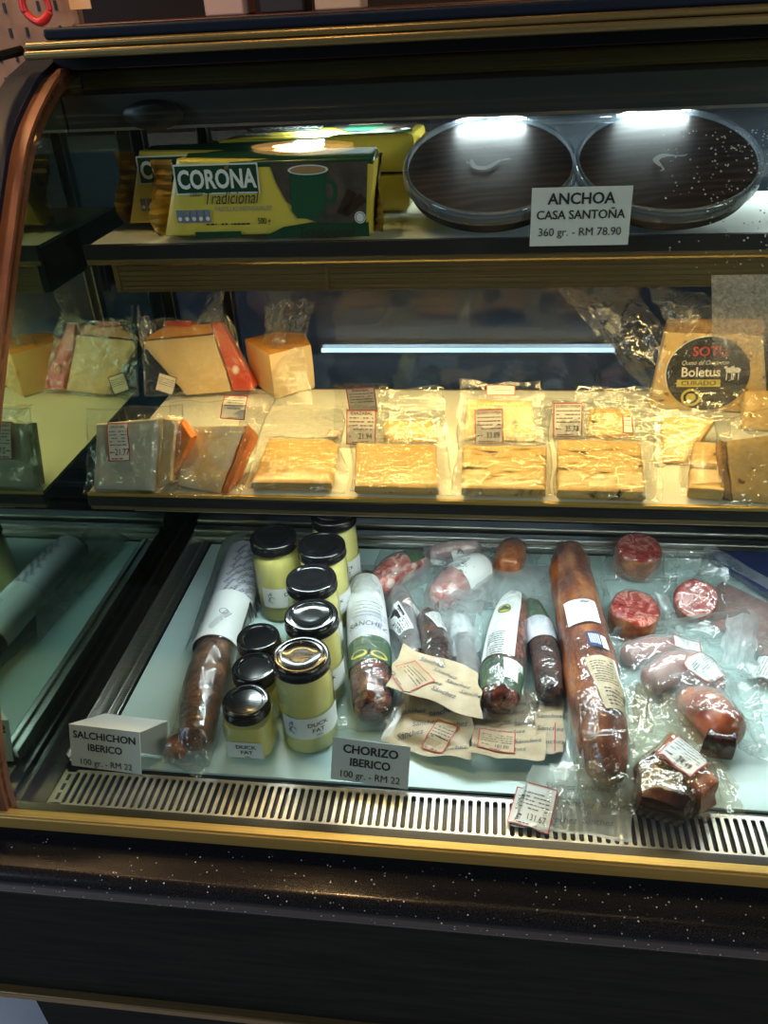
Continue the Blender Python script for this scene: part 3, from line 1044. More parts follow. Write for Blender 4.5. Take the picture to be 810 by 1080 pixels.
# fogged glass: droplets of condensation on the inner face, right-hand side
g0 = (0.6658, 0.2829, 0.4831)
g1 = (0.6639, 0.1992, 0.3863)
rows = []
for i in range(len(GP)):
    if g1[2] <= GP[i].z <= g0[2]:
        q = GP[i] - GN[i] * 0.0056
        rows.append([(0.6655 + 0.012 * k, q.y, q.z) for k in range(14)])
m = MB()
m.grid(rows)
part(m, 'condensation', M['fog'], dc)
rnd = random.Random(3)
m = MB()
k = 0
idx = [i for i in range(len(GP)) if 0.46 < GP[i].z < 0.575]
while k < 420:
    i = rnd.choice(idx)
    x = rnd.uniform(0.625, 0.80)
    if rnd.random() > (x - 0.58) / 0.15:
        continue
    q = GP[i].lerp(GP[i + 1], rnd.random()) - GN[i] * 0.0052
    r = rnd.uniform(0.0004, 0.0011)
    m.lathe([(r, 0), (r * 0.7, 0.35 * r), (r * 0.1, 0.5 * r)], 7, c=(0, 0, 0), cap=False)
    n0 = 21
    for v in m.v[-n0:]:
        ax = Vector((0, GN[i].z, -GN[i].y))
        w = Vector((x, q.y, q.z)) + Vector((1, 0, 0)) * v.x + ax * v.y - GN[i] * v.z
        v.x, v.y, v.z = w
    k += 1
o = part(m, 'water_droplets', pmat('water_drop', (0.6, 0.6, 0.58), 0.1, spec=1.0), dc)
tag(o, kind='stuff')

# ------------------------------------------------------------------ goods on the top shelf
M['cyellow'] = pmat('pack_yellow', (0.80, 0.62, 0.09), 0.28, coat=0.3)
M['cgreen'] = pmat('pack_green', (0.010, 0.060, 0.028), 0.28, coat=0.3)
M['cphoto'] = cut('pack_photo_brown', [(0.3, (0.055, 0.045, 0.038)), (0.7, (0.11, 0.09, 0.075))], 30, 0.3)
M['cgold'] = pmat('pack_gold_foil', (0.42, 0.26, 0.06), 0.3, metal=0.6)
M['mug'] = pmat('print_green_mug', (0.012, 0.085, 0.040), 0.35)
M['choc'] = pmat('print_chocolate', (0.030, 0.016, 0.010), 0.35)
M['foam'] = pmat('print_foam', (0.42, 0.25, 0.12), 0.4)

def corona(label, fr):
    t = thing('chocolate_pack', label, 'chocolate pack', fr, 'yellow and green chocolate packs')
    face = [(-0.1188, 0.0041), (0.1125, 0.0029), (0.1209, 0.0763), (-0.0926, 0.0823)]
    D_ = 0.042
    b = MB()
    b.prism(face, -D_, -0.0008, inset=0.006)
    b.build('wrapper', [M['cyellow']], t)
    x0, x1 = face[3][0], face[2][0]
    m = MB()
    y0 = face[2][1]
    sec = [(y0 - 0.005, 0.0), (y0 + 0.0015, -0.0005), (y0 + 0.0095, -0.030), (y0 + 0.0065, -D_), (y0 - 0.005, -D_)]
    m.add([(x0 + 0.004, a_, b_) for a_, b_ in sec] + [(x1 - 0.002, a_, b_) for a_, b_ in sec], [(4, 3, 2, 1, 0), (5, 6, 7, 8, 9)] + [(k, (k + 1) % 5, 5 + (k + 1) % 5, 5 + k) for k in range(5)])
    m.build('green_top', [M['cgreen']], t, 0.0025)
    # crimped ends
    for s, xe in ((-1, face[0][0]), (1, face[1][0])):
        rows = []
        for j in range(17):
            v = j / 16
            y = 0.002 + v * 0.078
            zz = 0.004 * (1 if j % 2 else -1)
            rows.append([(xe + s * (0.0 + (face[2][0] - face[1][0]) * v * (1 if s > 0 else -1.6)), y, -0.025 + 0.4 * zz), (xe + s * (0.006 + 0.004 * v), y, -0.022 + zz * 0.5 + 0.012 * math.sin(v * 5)), (xe + s * (0.011 + 0.003 * math.sin(v * 7)), y + 0.002 * (j % 2), -0.016 + zz * 0.4 + 0.012 * math.sin(v * 5))])
        m = MB()
        m.grid(rows, 0)
        m.build('crimped_end', M['cgold'], t, smooth=False)
    f = MB()
    F = Face(f, (0, 0), 0)
    ph = [(0.0092, 0.0758), (0.1129, 0.0747), (0.108, 0.0136), (0.0659, 0.0125), (0.0428, 0.0207), (0.0238, 0.0383), (0.0144, 0.0572)]
    F.poly(ph, 0.0006, 4)
    gb = [(-0.0073, 0.0011), (0.0192, 0.0124), (0.0507, 0.0167), (0.0815, 0.0151), (0.1111, 0.0155), (0.1114, 0.001)]
    F.poly(gb, 0.0010, 1)
    lx0, ly0 = [(-0.094, 0.0486)][0]
    lx1, ly1 = [(-0.0051, 0.0753)][0]
    F.rect(lx0 - 0.0016, lx1 + 0.0016, ly0 - 0.0016, ly1 + 0.0016, 0.0009, 2, 1, 1)
    F.rect(lx0, lx1, ly0, ly1, 0.0013, 1, 1, 1)
    cx, cy = (lx0 + lx1) / 2, (ly0 + ly1) / 2
    F.text('CORONA', cx, cy - 0.001, 0.0255, 0.0017, 2, 0.03, sx=0.76)
    F.poly([(cx + 0.010, cy + 0.009), (cx + 0.014, cy + 0.009), (cx + 0.016, cy + 0.014), (cx + 0.0105, cy + 0.012)], 0.0018, 3)
    q = [(-0.037, 0.0425), (-0.0741, 0.0472), (-0.0237, 0.0317), (-0.0022, 0.0187), (-0.0627, 0.0169)]
    F.text('Tradicional', *q[0], 0.0185, 0.0012, 5, -0.002, 0.35, sx=0.72)
    F.text('sabor', *q[1], 0.0065, 0.0012, 5, 0.0, 0.3)
    F.text('PASTILLAS INDIVIDUALES!', *q[2], 0.0064, 0.0012, 6, 0.0, 0.2, sx=0.85)
    F.text('500 g', *q[3], 0.0085, 0.0012, 5, 0.02, sx=0.75)
    rnd = random.Random(5)
    F.small_print(q[4][0] - 0.004, q[4][0] + 0.045, q[4][1] - 0.002, q[4][1] + 0.001, 1, 0.0012, 5, rnd)
    for k in range(5):
        nx, ny = [(-0.0989, 0.0255)][0]
        F.rect(nx + k * 0.0078, nx + k * 0.0078 + 0.0068, ny - 0.007, ny + 0.006, 0.0011, 6, 1, 1)
        F.disc(nx + k * 0.0078 + 0.0034, ny - 0.003, 0.0022, 0.0022, 0.0014, 2, 10)
    mug = [(0.0307, 0.0679), (0.0688, 0.0669), (0.0639, 0.0279), (0.0572, 0.0204), (0.0345, 0.0208), (0.029, 0.0286)]
    F.poly(mug[::-1], 0.0013, 7)
    mx, my = [(0.0499, 0.0683)][0]
    F.disc(mx, my, 0.0215, 0.0050, 0.0016, 2)
    F.disc(mx, my, 0.0190, 0.0040, 0.0019, 9)
    hx, hy = [(0.0705, 0.0475)][0]
    F.ring(hx, hy, 0.009, 0.012, 0.004, 0.0012, 7)
    for bx, by, an in ((366, 214, 60), (372, 217, 35)):
        c_ = [(0.0888, 0.0349), (0.0968, 0.0329)][0 if bx == 366 else 1]
        G = Face(f, c_, an)
        G.rect(-0.013, 0.013, -0.005, 0.005, 0.0014, 8, 1, 1)
    bx, by = [(0.1022, 0.0204)][0]
    F.disc(bx, by, 0.006, 0.006, 0.0015, 2)
    F.ring(bx, by, 0.005, 0.005, 0.0008, 0.0018, 6)
    q = [(0.0633, 0.0058), (-0.0549, 0.0039)]
    F.text('Tradicional', *q[0], 0.017, 0.0014, 8, 0.0, 0.3, sx=0.8)
    F.rect(q[1][0] - 0.026, q[1][0] + 0.026, q[1][1] - 0.001, q[1][1] + 0.005, 0.0012, 1, 1, 1)
    f.build('front_print', [M['cyellow'], M['cgreen'], M['white'], M['cgold'], M['cphoto'], M['ink'], M['blueink'], M['mug'], M['choc'], M['foam']], t, smooth=False)
    return t

pk = corona('yellow and green chocolate pack at the front edge of the top shelf', ((0.2256, 0.3881, 0.4785), 0, 86))
for lab, loc, yaw, tilt in (('chocolate pack standing behind the front one, its left end sticking out', (0.158, 0.458, 0.4785), 1.5, 86),
                            ('chocolate pack lying flat underneath, its right end beside the left tin', (0.255, 0.516, 0.5184), 2, 1),
                            ('brightly lit chocolate pack lying on top of the others under the canopy', (0.262, 0.5135, 0.5630), 1, 1)):
    c = copy_tree(pk)
    c['label'] = lab
    c.matrix_world = Matrix.Translation(loc) @ Matrix.Rotation(math.radians(yaw), 4, 'Z') @ Matrix.Rotation(math.radians(tilt), 4, 'X')

# tins
M['tinlid'] = pmat('wood_printed_lid', (0.05, 0.03, 0.022), 0.42, coat=0.0, spec=0.35)
t_ = NT(M['tinlid'])
v_ = t_.coord((3.0, 14.0, 3.0), (0, 0, 1.1))
wv = t_.n('TexWave', Scale=2.2, Distortion=9.0, Detail=4.0)
t_.link(v_, wv.inputs['Vector'])
t_.link(t_.ramp(wv.outputs['Fac'], [(0.1, (0.018, 0.010, 0.008)), (0.6, (0.032, 0.019, 0.015)), (0.95, (0.050, 0.031, 0.025))]), t_.b.inputs['Base Color'])
M['tinclear'] = clear_mat('clear_tin_rim', (0.80, 0.84, 0.88), (0.16, 0.30), 0.10, 0.6, 0.08, 30, 0.2, hazecol=(0.42, 0.48, 0.54))
M['tinbase'] = pmat('tin_base_black', (0.010, 0.010, 0.012), 0.55, spec=0.3)
M['fishwhite'] = pmat('emblem_pale', (0.42, 0.45, 0.47), 0.4)

def fish(F, pts, w, off, m):
    """tapering curved strip"""
    P = spline([(a, b, 0) for a, b in pts], 6)
    n = len(P)
    vs, fs = [], []
    for i, p in enumerate(P):
        d = (P[min(i + 1, n - 1)] - P[max(i - 1, 0)]).normalized()
        k = w * (0.25 + math.sin(PI * min(1, i / (n - 1) * 0.9 + 0.1)) * 0.9)
        vs += [(p.x - d.y * k, p.y + d.x * k), (p.x + d.y * k, p.y - d.x * k)]
    for i in range(n - 1):
        fs.append((2 * i, 2 * i + 1, 2 * i + 3, 2 * i + 2))
    F.put(vs, fs, off, m)

for fr, lab, em in ((((0.4618, 0.3834, 0.4755), 0, 23), 'left round black anchovy tin, next to the chocolate packs', 0), (((0.6474, 0.3777, 0.4755), 0, 23), 'right round black anchovy tin, furthest from the chocolate packs', 1)):
    R = 0.0945 if em == 0 else 0.0965
    t = thing('anchovy_tin', lab, 'tin', fr, 'round anchovy tins')
    m = MB()
    m.lathe([(R * 0.86, 0.0), (R * 0.93, 0.003), (R * 0.95, 0.017), (R * 0.95, 0.020)], 64, c=(0, R, 0))
    m.build('base', M['tinbase'], t)
    m = MB()
    m.lathe([(R * 0.955, 0.014), (R, 0.016), (R * 1.0, 0.0265), (R * 0.985, 0.0285), (R * 0.945, 0.0285), (R * 0.935, 0.0245)], 64, c=(0, R, 0), cap=False)
    m.build('clear_rim', M['tinclear'], t)
    m = MB()
    m.lathe([(R * 0.94, 0.021), (R * 0.935, 0.0245), (R * 0.6, 0.0252), (R * 0.2, 0.0256), (0.002, 0.0256)], 64, c=(0, R, 0))
    lid = m.build('lid', M['tinlid'], t)
    m = MB()
    F = Face(m, (0, R * 0.98), 0)
    F.ring(0, 0, 0.041, 0.040, 0.0009, 0.0262, 0, 56)
    if em == 0:
        fish(F, [(-0.020, 0.010), (-0.016, -0.003), (-0.004, -0.006), (0.006, 0.002), (0.012, 0.008)], 0.0030, 0.0264, 1)
        fish(F, [(0.010, 0.006), (0.018, 0.009), (0.023, 0.009)], 0.0009, 0.0264, 1)
        fish(F, [(-0.018, 0.005), (-0.023, 0.004), (-0.025, 0.008)], 0.0010, 0.0264, 1)
    else:
        fish(F, [(-0.008, -0.012), (-0.012, -0.001), (-0.004, 0.007), (0.008, 0.006)], 0.0030, 0.0264, 1)
        fish(F, [(0.006, 0.006), (0.016, 0.0055), (0.021, 0.008)], 0.0011, 0.0264, 1)
        fish(F, [(-0.008, -0.011), (-0.006, -0.018), (-0.010, -0.021)], 0.0010, 0.0264, 1)
    rnd = random.Random(11 + em)
    for k in range(26):
        a = 2 * PI * (k + 0.2) / 26
        G = Face(m, (0.034 * math.cos(a), R * 0.98 + 0.033 * math.sin(a)), math.degrees(a) - 90)
        if 2 < k < 12 or 15 < k < 24:
            G.rect(-0.002, 0.002, -0.0014, 0.0014, 0.0262, 0, 1, 1)
    m.build('emblem', [M['ink'], M['fishwhite']], lid, smooth=False)
t = thing('clear_tub', 'grey clear plastic tub standing behind and between the two tins', 'tub', ((0.545, 0.588, SH1 + 0.0004), 0, 0))
m = MB()
m.box(-0.075, 0.075, -0.010, 0.010, 0.0, 0.088)
m.build('tub', M['tinclear'], t, 0.005)
m = MB()
m.box(-0.078, 0.078, -0.0115, 0.0115, 0.084, 0.093)
m.build('tub_lid', M['tinclear'], t, 0.003)

def card(label, fr, w, h, lines, paper='paper', fold=None, slant=0.0):
    t = thing('price_card', label, 'price card', fr)
    m = MB()
    m.box(-w / 2, w / 2, 0, h, -0.0010, 0.0)
    if fold:
        m.add([(-w / 2, h, 0), (w / 2, h, 0), (w / 2 + fold[1], h + 0.001, -fold[0]), (fold[2] - w / 2, h + 0.001, -fold[0])], [(0, 1, 2, 3)])
        m.add([(-w / 2, h - .001, 0), (w / 2, h - .001, 0), (w / 2 + fold[1], h, -fold[0]), (fold[2] - w / 2, h, -fold[0])], [(3, 2, 1, 0)])
        m.add([(fold[2] - w / 2, h, -fold[0]), (w / 2 + fold[1], h, -fold[0]), (w / 2 + fold[1], 0, -fold[0]), (fold[2] - w / 2, 0, -fold[0])], [(0, 1, 2, 3)])
    c = m.build('card', M[paper], t, smooth=False)
    f = MB()
    F = Face(f)
    for s, y, sz, bold, sx, *xo in lines:
        F.text(s, xo[0] if xo else 0, y * h, sz, 0.0005, 0, bold, sx=sx)
    f.build('lettering', M['ink'], c, smooth=False)
    return t

card('white price card with anchovy price, on the edge of the top shelf', (((0.5546, 0.3735, 0.4697)), 0, 84), 0.0985, 0.056,
     [('ANCHOA', 0.80, 0.0150, 0.02, 1.0), ('CASA SANTOÑA', 0.53, 0.0118, 0.015, 0.98), ('360 gr. - RM 78.90', 0.235, 0.0112, 0.0, 0.98)])

# ------------------------------------------------------------------ cheese on the middle shelf
CH = [(0.3, (0.70, 0.43, 0.13)), (0.7, (0.77, 0.52, 0.20))]
M['cheese'] = cut('pale_cheese', CH, 18, 0.33, bump=0.15, coat=0.1)
M['cream'] = cut('cream_cheese', [(0.3, (0.84, 0.57, 0.27)), (0.7, (0.87, 0.66, 0.38))], 14, 0.4, bump=0.1)
M['whitecheese'] = cut('white_cheese', [(0.35, (0.68, 0.68, 0.60)), (0.75, (0.78, 0.78, 0.70))], 20, 0.45, bump=0.2)
M['goatcheese'] = cut('goat_cheese', [(0.40, (0.83, 0.58, 0.30)), (0.55, (0.82, 0.74, 0.60)), (0.8, (0.85, 0.80, 0.70))], 16, 0.5, (1, 1, 1), 0.3, detail=7)
M['orangerind'] = cut('orange_rind', [(0.35, (0.72, 0.17, 0.03)), (0.7, (0.80, 0.30, 0.07))], 60, 0.45, bump=0.5)
M['orangetop'] = cut('orange_rind_top', [(0.35, (0.74, 0.27, 0.04)), (0.7, (0.80, 0.38, 0.08))], 30, 0.4, bump=0.2)
M['redrind'] = cut('red_wax_rind', [(0.35, (0.62, 0.055, 0.025)), (0.7, (0.70, 0.10, 0.04))], 30, 0.3, bump=0.2)
M['brownrind'] = cut('brown_rind', [(0.35, (0.33, 0.17, 0.06)), (0.7, (0.50, 0.28, 0.10))], 90, 0.6, bump=0.8)
M['herb'] = pmat('dark_vein', (0.06, 0.05, 0.03), 0.6)
M['blue'] = cut('veined_cheese', [(0.26, (0.035, 0.025, 0.015)), (0.33, (0.40, 0.26, 0.08)), (0.42, (0.72, 0.46, 0.15)), (0.8, (0.78, 0.55, 0.23))], 30, 0.33, (1.0, 3.2, 1), 0.2, coat=0.1, detail=6, dist=0.5)
M['speck'] = cut('speckled_cheese', [(0.26, (0.22, 0.13, 0.05)), (0.33, (0.72, 0.45, 0.15)), (0.8, (0.78, 0.54, 0.22))], 55, 0.4, bump=0.2, detail=2)

def pack(name, label, cat, fr, bodies, bag=None, labels=(), group=None):
    """food + film + stickers; bodies = [(part name, MB, materials)]"""
    t = thing(name, label, cat, fr, group)
    for bn, mb, mats in bodies:
        mb.build(bn, mats, t)
    B = None
    if bag:
        bag = dict(bag)
        skip = bag.pop('skip', [])
        B = Bag(t, bag.pop('corners'), [b for i, (_, b, _) in enumerate(bodies) if i not in skip], **bag)
    surf = B.on if B else on_bodies([b for _, b, _ in bodies])
    for L in labels:
        L = dict(L)
        price_label(t, L.pop('c'), L.pop('ang', 0), L.pop('w'), L.pop('h'), L.pop('fn', None) or surf, **L)
    return t, B, surf

def flap_label(t, c, w, h, lean=62, **k):
    """sticker on the part of the film that stands up behind the food; c = middle of its lower edge"""
    ca, sa = math.cos(math.radians(lean)), math.sin(math.radians(lean))

    def fn(x, y, o):
        d = y - c[1]
        return Vector((x, c[1] + d * ca - o * sa, 0.003 + max(0.0, d) * sa + o * ca))
    price_label(t, (c[0], c[1] + h / 2), k.pop('ang', 0), w, h, fn, **k)
    a, b = w / 2 + 0.016, h + 0.006
    film_sheet(t, [(c[0] - a, c[1] - 0.002, 0.003), (c[0] + a, c[1] - 0.002, 0.003), (c[0] + a, c[1] + b * ca + 0.001, 0.002 + b * sa), (c[0] - a, c[1] + b * ca + 0.001, 0.002 + b * sa)], mat='vac', seed=k.get('seed', 1) + 70, wr=0.0008, bulge=0.0002, name='film_flap', nx=30, ny=24)

def prism(poly, z0, z1, **k):
    return MB().prism(poly, z0, z1, **k)

# front row, left to right

b1 = prism([(-0.0383, 0.0028), (0.0345, 0.0036), (0.0432, 0.0871), (-0.0322, 0.0788)], -0.026, 0.0, inset=0.006)
b2 = prism([(0.0403, 0.006), (0.0553, 0.0162), (0.0633, 0.0855), (0.0477, 0.0872)], -0.030, -0.004, inset=0.003)
b3 = prism([(0.0496, 0.016), (0.0588, 0.0249), (0.0786, 0.067), (0.0655, 0.0846), (0.0561, 0.0611)], -0.032, -0.010, inset=0.004, amp=0.001)
pack('cheese_block', 'white cheese block with a 21.77 sticker at the left end of the shelf', 'cheese', ((0.0563, 0.258, 0.2292), -2, 66),
     [('cheese', b1, M['whitecheese']), ('cut_side', b2, M['cream']), ('rind', b3, M['orangerind'])],
     dict(corners=[(-0.0467, -0.0041, 0), (0.0622, -0.0054, -0.02), (0.0686, 0.1054, -0.02), (-0.0363, 0.0947, 0)], mat='film', seed=2, relax=6),
     [dict(c=[(-0.0018, 0.0594)][0], ang=3, w=0.0255, h=0.043, price='21.77', title='Caña de Cabra', seed=3, rows=5)])

b1 = prism([(-0.0392, 0.0093), (0.0133, 0.0003), (0.034, 0.0842), (-0.0421, 0.0833)], -0.022, 0.0, inset=0.004, amp=0.001)
b2 = prism([(0.0155, 0.0004), (0.0229, 0.0028), (0.0448, 0.0785), (0.0372, 0.0866)], -0.022, 0.001, inset=0.003, amp=0.0012)
pack('cheese_wedge', 'cream goat cheese wedge with a bright orange rind along its right edge', 'cheese', ((0.156, 0.2623, 0.2292), 0, 42),
     [('cheese', b1, M['goatcheese']), ('rind', b2, M['orangerind'])],
     dict(corners=[(-0.0483, -0.0067, 0), (0.0427, -0.0068, 0), (0.0651, 0.1223, 0), (-0.0598, 0.1118, 0)], mat='film', seed=5, relax=8),
     [dict(c=[(0.0194, 0.1041)][0], ang=-2, w=0.029, h=0.030, title='Caña de Cabra', seed=9, paper='pinkpaper', rows=4)])

b1 = prism([(-0.0472, 0.0032), (0.0455, 0.0048), (0.0378, 0.1004), (0.024, 0.1126), (-0.0535, 0.1129)], 0, .013, inset=0.005, amp=0.0012)
pack('cheese_wedge', 'golden cheese wedge, third from the left along the front of the shelf', 'cheese', ((0.2515, 0.2664, 0.2292), 0, 0), [('cheese', b1, M['cheese'])],
     dict(corners=[(-0.0656, -0.0007), (0.0623, 0.0006), (0.0233, 0.2102), (-0.1156, 0.2131)], mat='vac', nx=60, ny=60, crinkle=0.0007, seed=7, wr=0.0022),
     [dict(c=[(0.0232, 0.1381)][0], ang=-8, w=0.014, h=0.022, seed=4, paper='pinkpaper', rows=4)])

b1 = prism([(-0.0472, 0.0046), (0.0466, 0.0044), (0.0366, 0.1066), (-0.0609, 0.1085)], 0, .013, inset=0.005, amp=0.0012)
t, B, su = pack('cheese_wedge', 'plain yellow cheese wedge below the 21.94 sticker', 'cheese', ((0.3696, 0.2613, 0.2292), 0, 0), [('cheese', b1, M['cheese'])],
     dict(corners=[(-0.0533, 0.0037), (0.0578, 0.0045), (0.0401, 0.2182), (-0.0906, 0.2212)], mat='vac', nx=60, ny=60, crinkle=0.0007, seed=12, wr=0.0018))
flap_label(t, [(-0.0567, 0.1212)][0], 0.0365, 0.042, price='21.94', title='IDIAZABAL', seed=5, paper='pinkpaper')

b1 = prism([(-0.0249, 0.0024), (0.0431, 0.0021), (0.0342, 0.0369), (-0.0277, 0.0362)], -0.018, 0.0, inset=0.004)
t, B, su = pack('cheese_wedge', 'cheese wedge lying behind the one with the 21.94 sticker', 'cheese', ((0.3636, 0.3917, 0.2292), 0, 30), [('cheese', b1, M['cheese'])],
     dict(corners=[(-0.0316, -0.0019), (0.0572, -0.0018), (0.0463, 0.0805), (-0.0364, 0.0814)], mat='film', crinkle=0.0006, nx=44, ny=44, seed=13))
flap_label(t, [(-0.0538, 0.0445)][0], 0.036, 0.034, title='IDIAZABAL', seed=6, paper='pinkpaper', ang=4)

b1 = prism([(-0.0451, 0.0043), (0.0457, 0.004), (0.0513, 0.1046), (-0.0471, 0.1064)], 0, .013, inset=0.005, amp=0.0012)
t, B, su = pack('cheese_wedge', 'dark veined cheese wedge below the 33.89 sticker', 'cheese', ((0.4848, 0.2625, 0.2292), 0, 0), [('cheese', b1, M['blue'])],
     dict(corners=[(-0.0532, 0.0036), (0.0515, 0.0042), (0.0601, 0.2257), (-0.0569, 0.2291)], mat='vac', nx=60, ny=60, crinkle=0.0007, seed=15, wr=0.0022))
flap_label(t, [(-0.0169, 0.1274)][0], 0.034, 0.041, price='33.89', title='QUESO OVEJA', seed=7, paper='pinkpaper', ang=2)

b1 = prism([(-0.0415, 0.0021), (0.0467, 0.0021), (0.0411, 0.0638), (-0.0391, 0.066)], -0.018, 0.0, inset=0.004)
pack('cheese_wedge', 'yellow cheese wedge lying behind the 33.89 sticker', 'cheese', ((0.4792, 0.3977, 0.2292), 0, 30), [('cheese', b1, M['speck'])],
     dict(corners=[(-0.0495, -0.0022), (0.0557, -0.0018), (0.0518, 0.0871), (-0.0482, 0.088)], mat='vac', crinkle=0.0006, nx=50, ny=50, seed=16),
     [dict(c=[(0.0023, 0.0751)][0], ang=0, w=0.036, h=0.016, seed=8, paper='pinkpaper', rows=2)])

b1 = prism([(-0.0453, 0.0021), (0.0471, 0.0002), (0.058, 0.1198), (-0.0375, 0.1219)], 0, .014, inset=0.005, amp=0.0012)
t, B, su = pack('cheese_wedge', 'glossy veined cheese wedge below the 35.78 sticker', 'cheese', ((0.5866, 0.2631, 0.2292), 0, 0), [('cheese', b1, M['blue'])],
     dict(corners=[(-0.0464, 0.0018), (0.0635, 0.0009), (0.0939, 0.2453), (-0.0358, 0.2457)], mat='vac', nx=60, ny=60, crinkle=0.0007, seed=19, wr=0.0024))
flap_label(t, [(-0.0239, 0.1472)][0], 0.0345, 0.041, price='35.78', title='QUESO OVEJA', seed=10, paper='pinkpaper', ang=1)

b1 = prism([(-0.0302, 0.0022), (0.0279, 0.0018), (0.025, 0.0475), (-0.0241, 0.0485)], -0.018, 0.0, inset=0.004)
pack('cheese_wedge', 'mottled cheese wedge lying behind the 35.78 sticker', 'cheese', ((0.6155, 0.4094, 0.2292), 0, 30), [('cheese', b1, M['speck'])],
     dict(corners=[(-0.0394, -0.0034), (0.0496, -0.0046), (0.0639, 0.0707), (-0.0418, 0.0758)], mat='vac', crinkle=0.0006, nx=50, ny=50, seed=20, wr=0.003),
     [dict(c=[(0.0187, 0.0167)][0], ang=0, w=0.012, h=0.024, seed=11, paper='pinkpaper', rows=3)])

b1 = prism([(-0.0233, -0.0049), (0.012, -0.0093), (0.0258, 0.0358), (-0.0133, 0.0385)], 0, 0.014, inset=0.003)
b2 = prism([(-0.014, 0.0377), (0.0265, 0.0328), (0.038, 0.084), (-0.0016, 0.0874)], 0, 0.022, inset=0.003)
pack('cheese_wedge', 'split cheese wedge half hidden behind the rightmost front wedge', 'cheese', ((0.7012, 0.2798, 0.2292), 0, 0), [('front_half', b1, M['cheese']), ('back_half', b2, M['speck'])],
     dict(corners=[(-0.0303, -0.0013), (0.0196, -0.003), (0.071, 0.1965), (0.0122, 0.2007)], mat='vac', seed=22))

b1 = prism([(-0.0298, 0.0055), (0.0419, 0.0), (0.0514, 0.0862), (-0.0323, 0.073)], -0.022, 0.0, inset=0.003, amp=0.0008)
b2 = prism([(-0.0381, 0.0085), (-0.0308, 0.0044), (-0.0332, 0.073), (-0.038, 0.0751)], -0.022, -0.001, inset=0.003, amp=0.001)
pack('cheese_wedge', 'speckled cheese wedge with a brown rind leaning at the right end of the front row', 'cheese', ((0.7529, 0.2649, 0.2292), 0, 40), [('cheese', b1, M['speck']), ('rind', b2, M['brownrind'])],
     dict(corners=[(-0.0445, -0.0022, 0), (0.0524, -0.0059, 0), (0.0669, 0.1095, 0), (-0.0444, 0.0995, 0)], mat='film', seed=24))
# second row right

b1 = prism([(-0.0286, 0.0047), (-0.0037, 0.0039), (0.0377, 0.0723), (-0.0244, 0.0744)], -0.018, 0.0, inset=0.004)
pack('cheese_wedge', 'smooth cheese wedge below the black round cheese sticker', 'cheese', ((0.6952, 0.3461, 0.2292), 0, 25), [('cheese', b1, M['cheese'])],
     dict(corners=[(-0.0396, -0.0022), (-0.0034, -0.0027), (0.0485, 0.0897), (-0.0338, 0.0918)], mat='film', seed=26))

b1 = prism([(-0.0328, 0.0077), (0.0512, 0.0048), (0.0614, 0.0704), (-0.024, 0.0641)], -0.022, 0.0, inset=0.004)
pack('cheese_wedge', 'pale cheese wedge behind the rightmost front wedge, by the fogged glass', 'cheese', ((0.8061, 0.4299, 0.2292), 0, 30), [('cheese', b1, M['speck'])],
     dict(corners=[(-0.0425, -0.0006), (0.0566, -0.0018), (0.073, 0.0878), (-0.0899, 0.0607)], mat='film', seed=28, wr=0.003))
# back row

b1 = prism([(-0.0444, 0.0522), (-0.0114, 0.0072), (0.0529, 0.0092), (0.0345, 0.0883), (-0.0689, 0.0845)], -0.030, 0.0, inset=0.003)
b2 = prism([(0.0557, 0.0104), (0.0823, 0.0091), (0.087, 0.018), (0.0465, 0.1057), (0.0333, 0.1051), (0.0369, 0.0856)], -0.034, 0.002, inset=0.004)
b3 = prism([(-0.0701, 0.0859), (0.0306, 0.0898), (0.0306, 0.104), (-0.034, 0.1034)], -0.036, -0.006, inset=0.003)
b4 = prism([(-0.0365, 0.1048), (0.0026, 0.1002), (0.006, 0.109), (-0.032, 0.111)], -0.040, -0.004, inset=0.002)
t, B, su = pack('cheese_wedge', 'big wedge with a red wax rind standing at the back left of the shelf', 'cheese', ((0.056, 0.5152, 0.2292), 8, 68),
                [('cheese', b1, M['cream']), ('wax_rind', b2, M['redrind']), ('top_rind', b3, M['orangetop']), ('wax_band', b4, M['redrind'])],
                dict(corners=[(-0.0912, 0.0112, 0), (0.0899, 0.0034, 0), (0.0562, 0.1116, 0), (-0.0752, 0.1131, 0)], mat='film', seed=30, relax=5),
                [dict(c=[(-0.0365, 0.0243)][0], ang=-20, w=0.026, h=0.026, seed=12, paper='pinkpaper', frame='greyink')])
q = [(0.0141, 0.106, 0.002), (0.0485, 0.1041, 0.004), (0.0586, 0.1435, 0.012), (0.0353, 0.1432, 0.0)]
film_sheet(t, q, seed=3, wr=0.005)
q = [(-0.0792, 0.0695, 0.002), (-0.042, 0.1025, 0.0), (-0.0687, 0.1328, 0.006), (-0.0796, 0.1283, 0.006)]
film_sheet(t, q, seed=4, wr=0.005)
m = MB()
F = Face(m, [(0.0621, 0.039)][0], 0, su)
F.disc(0, 0, 0.005, 0.006, 0.001, 0, 18)
F.ring(0, 0, 0.004, 0.005, 0.0008, 0.0014, 1, 18)
m.build('seal_stamp', [M['pinkpaper'], M['red']], t, smooth=False)

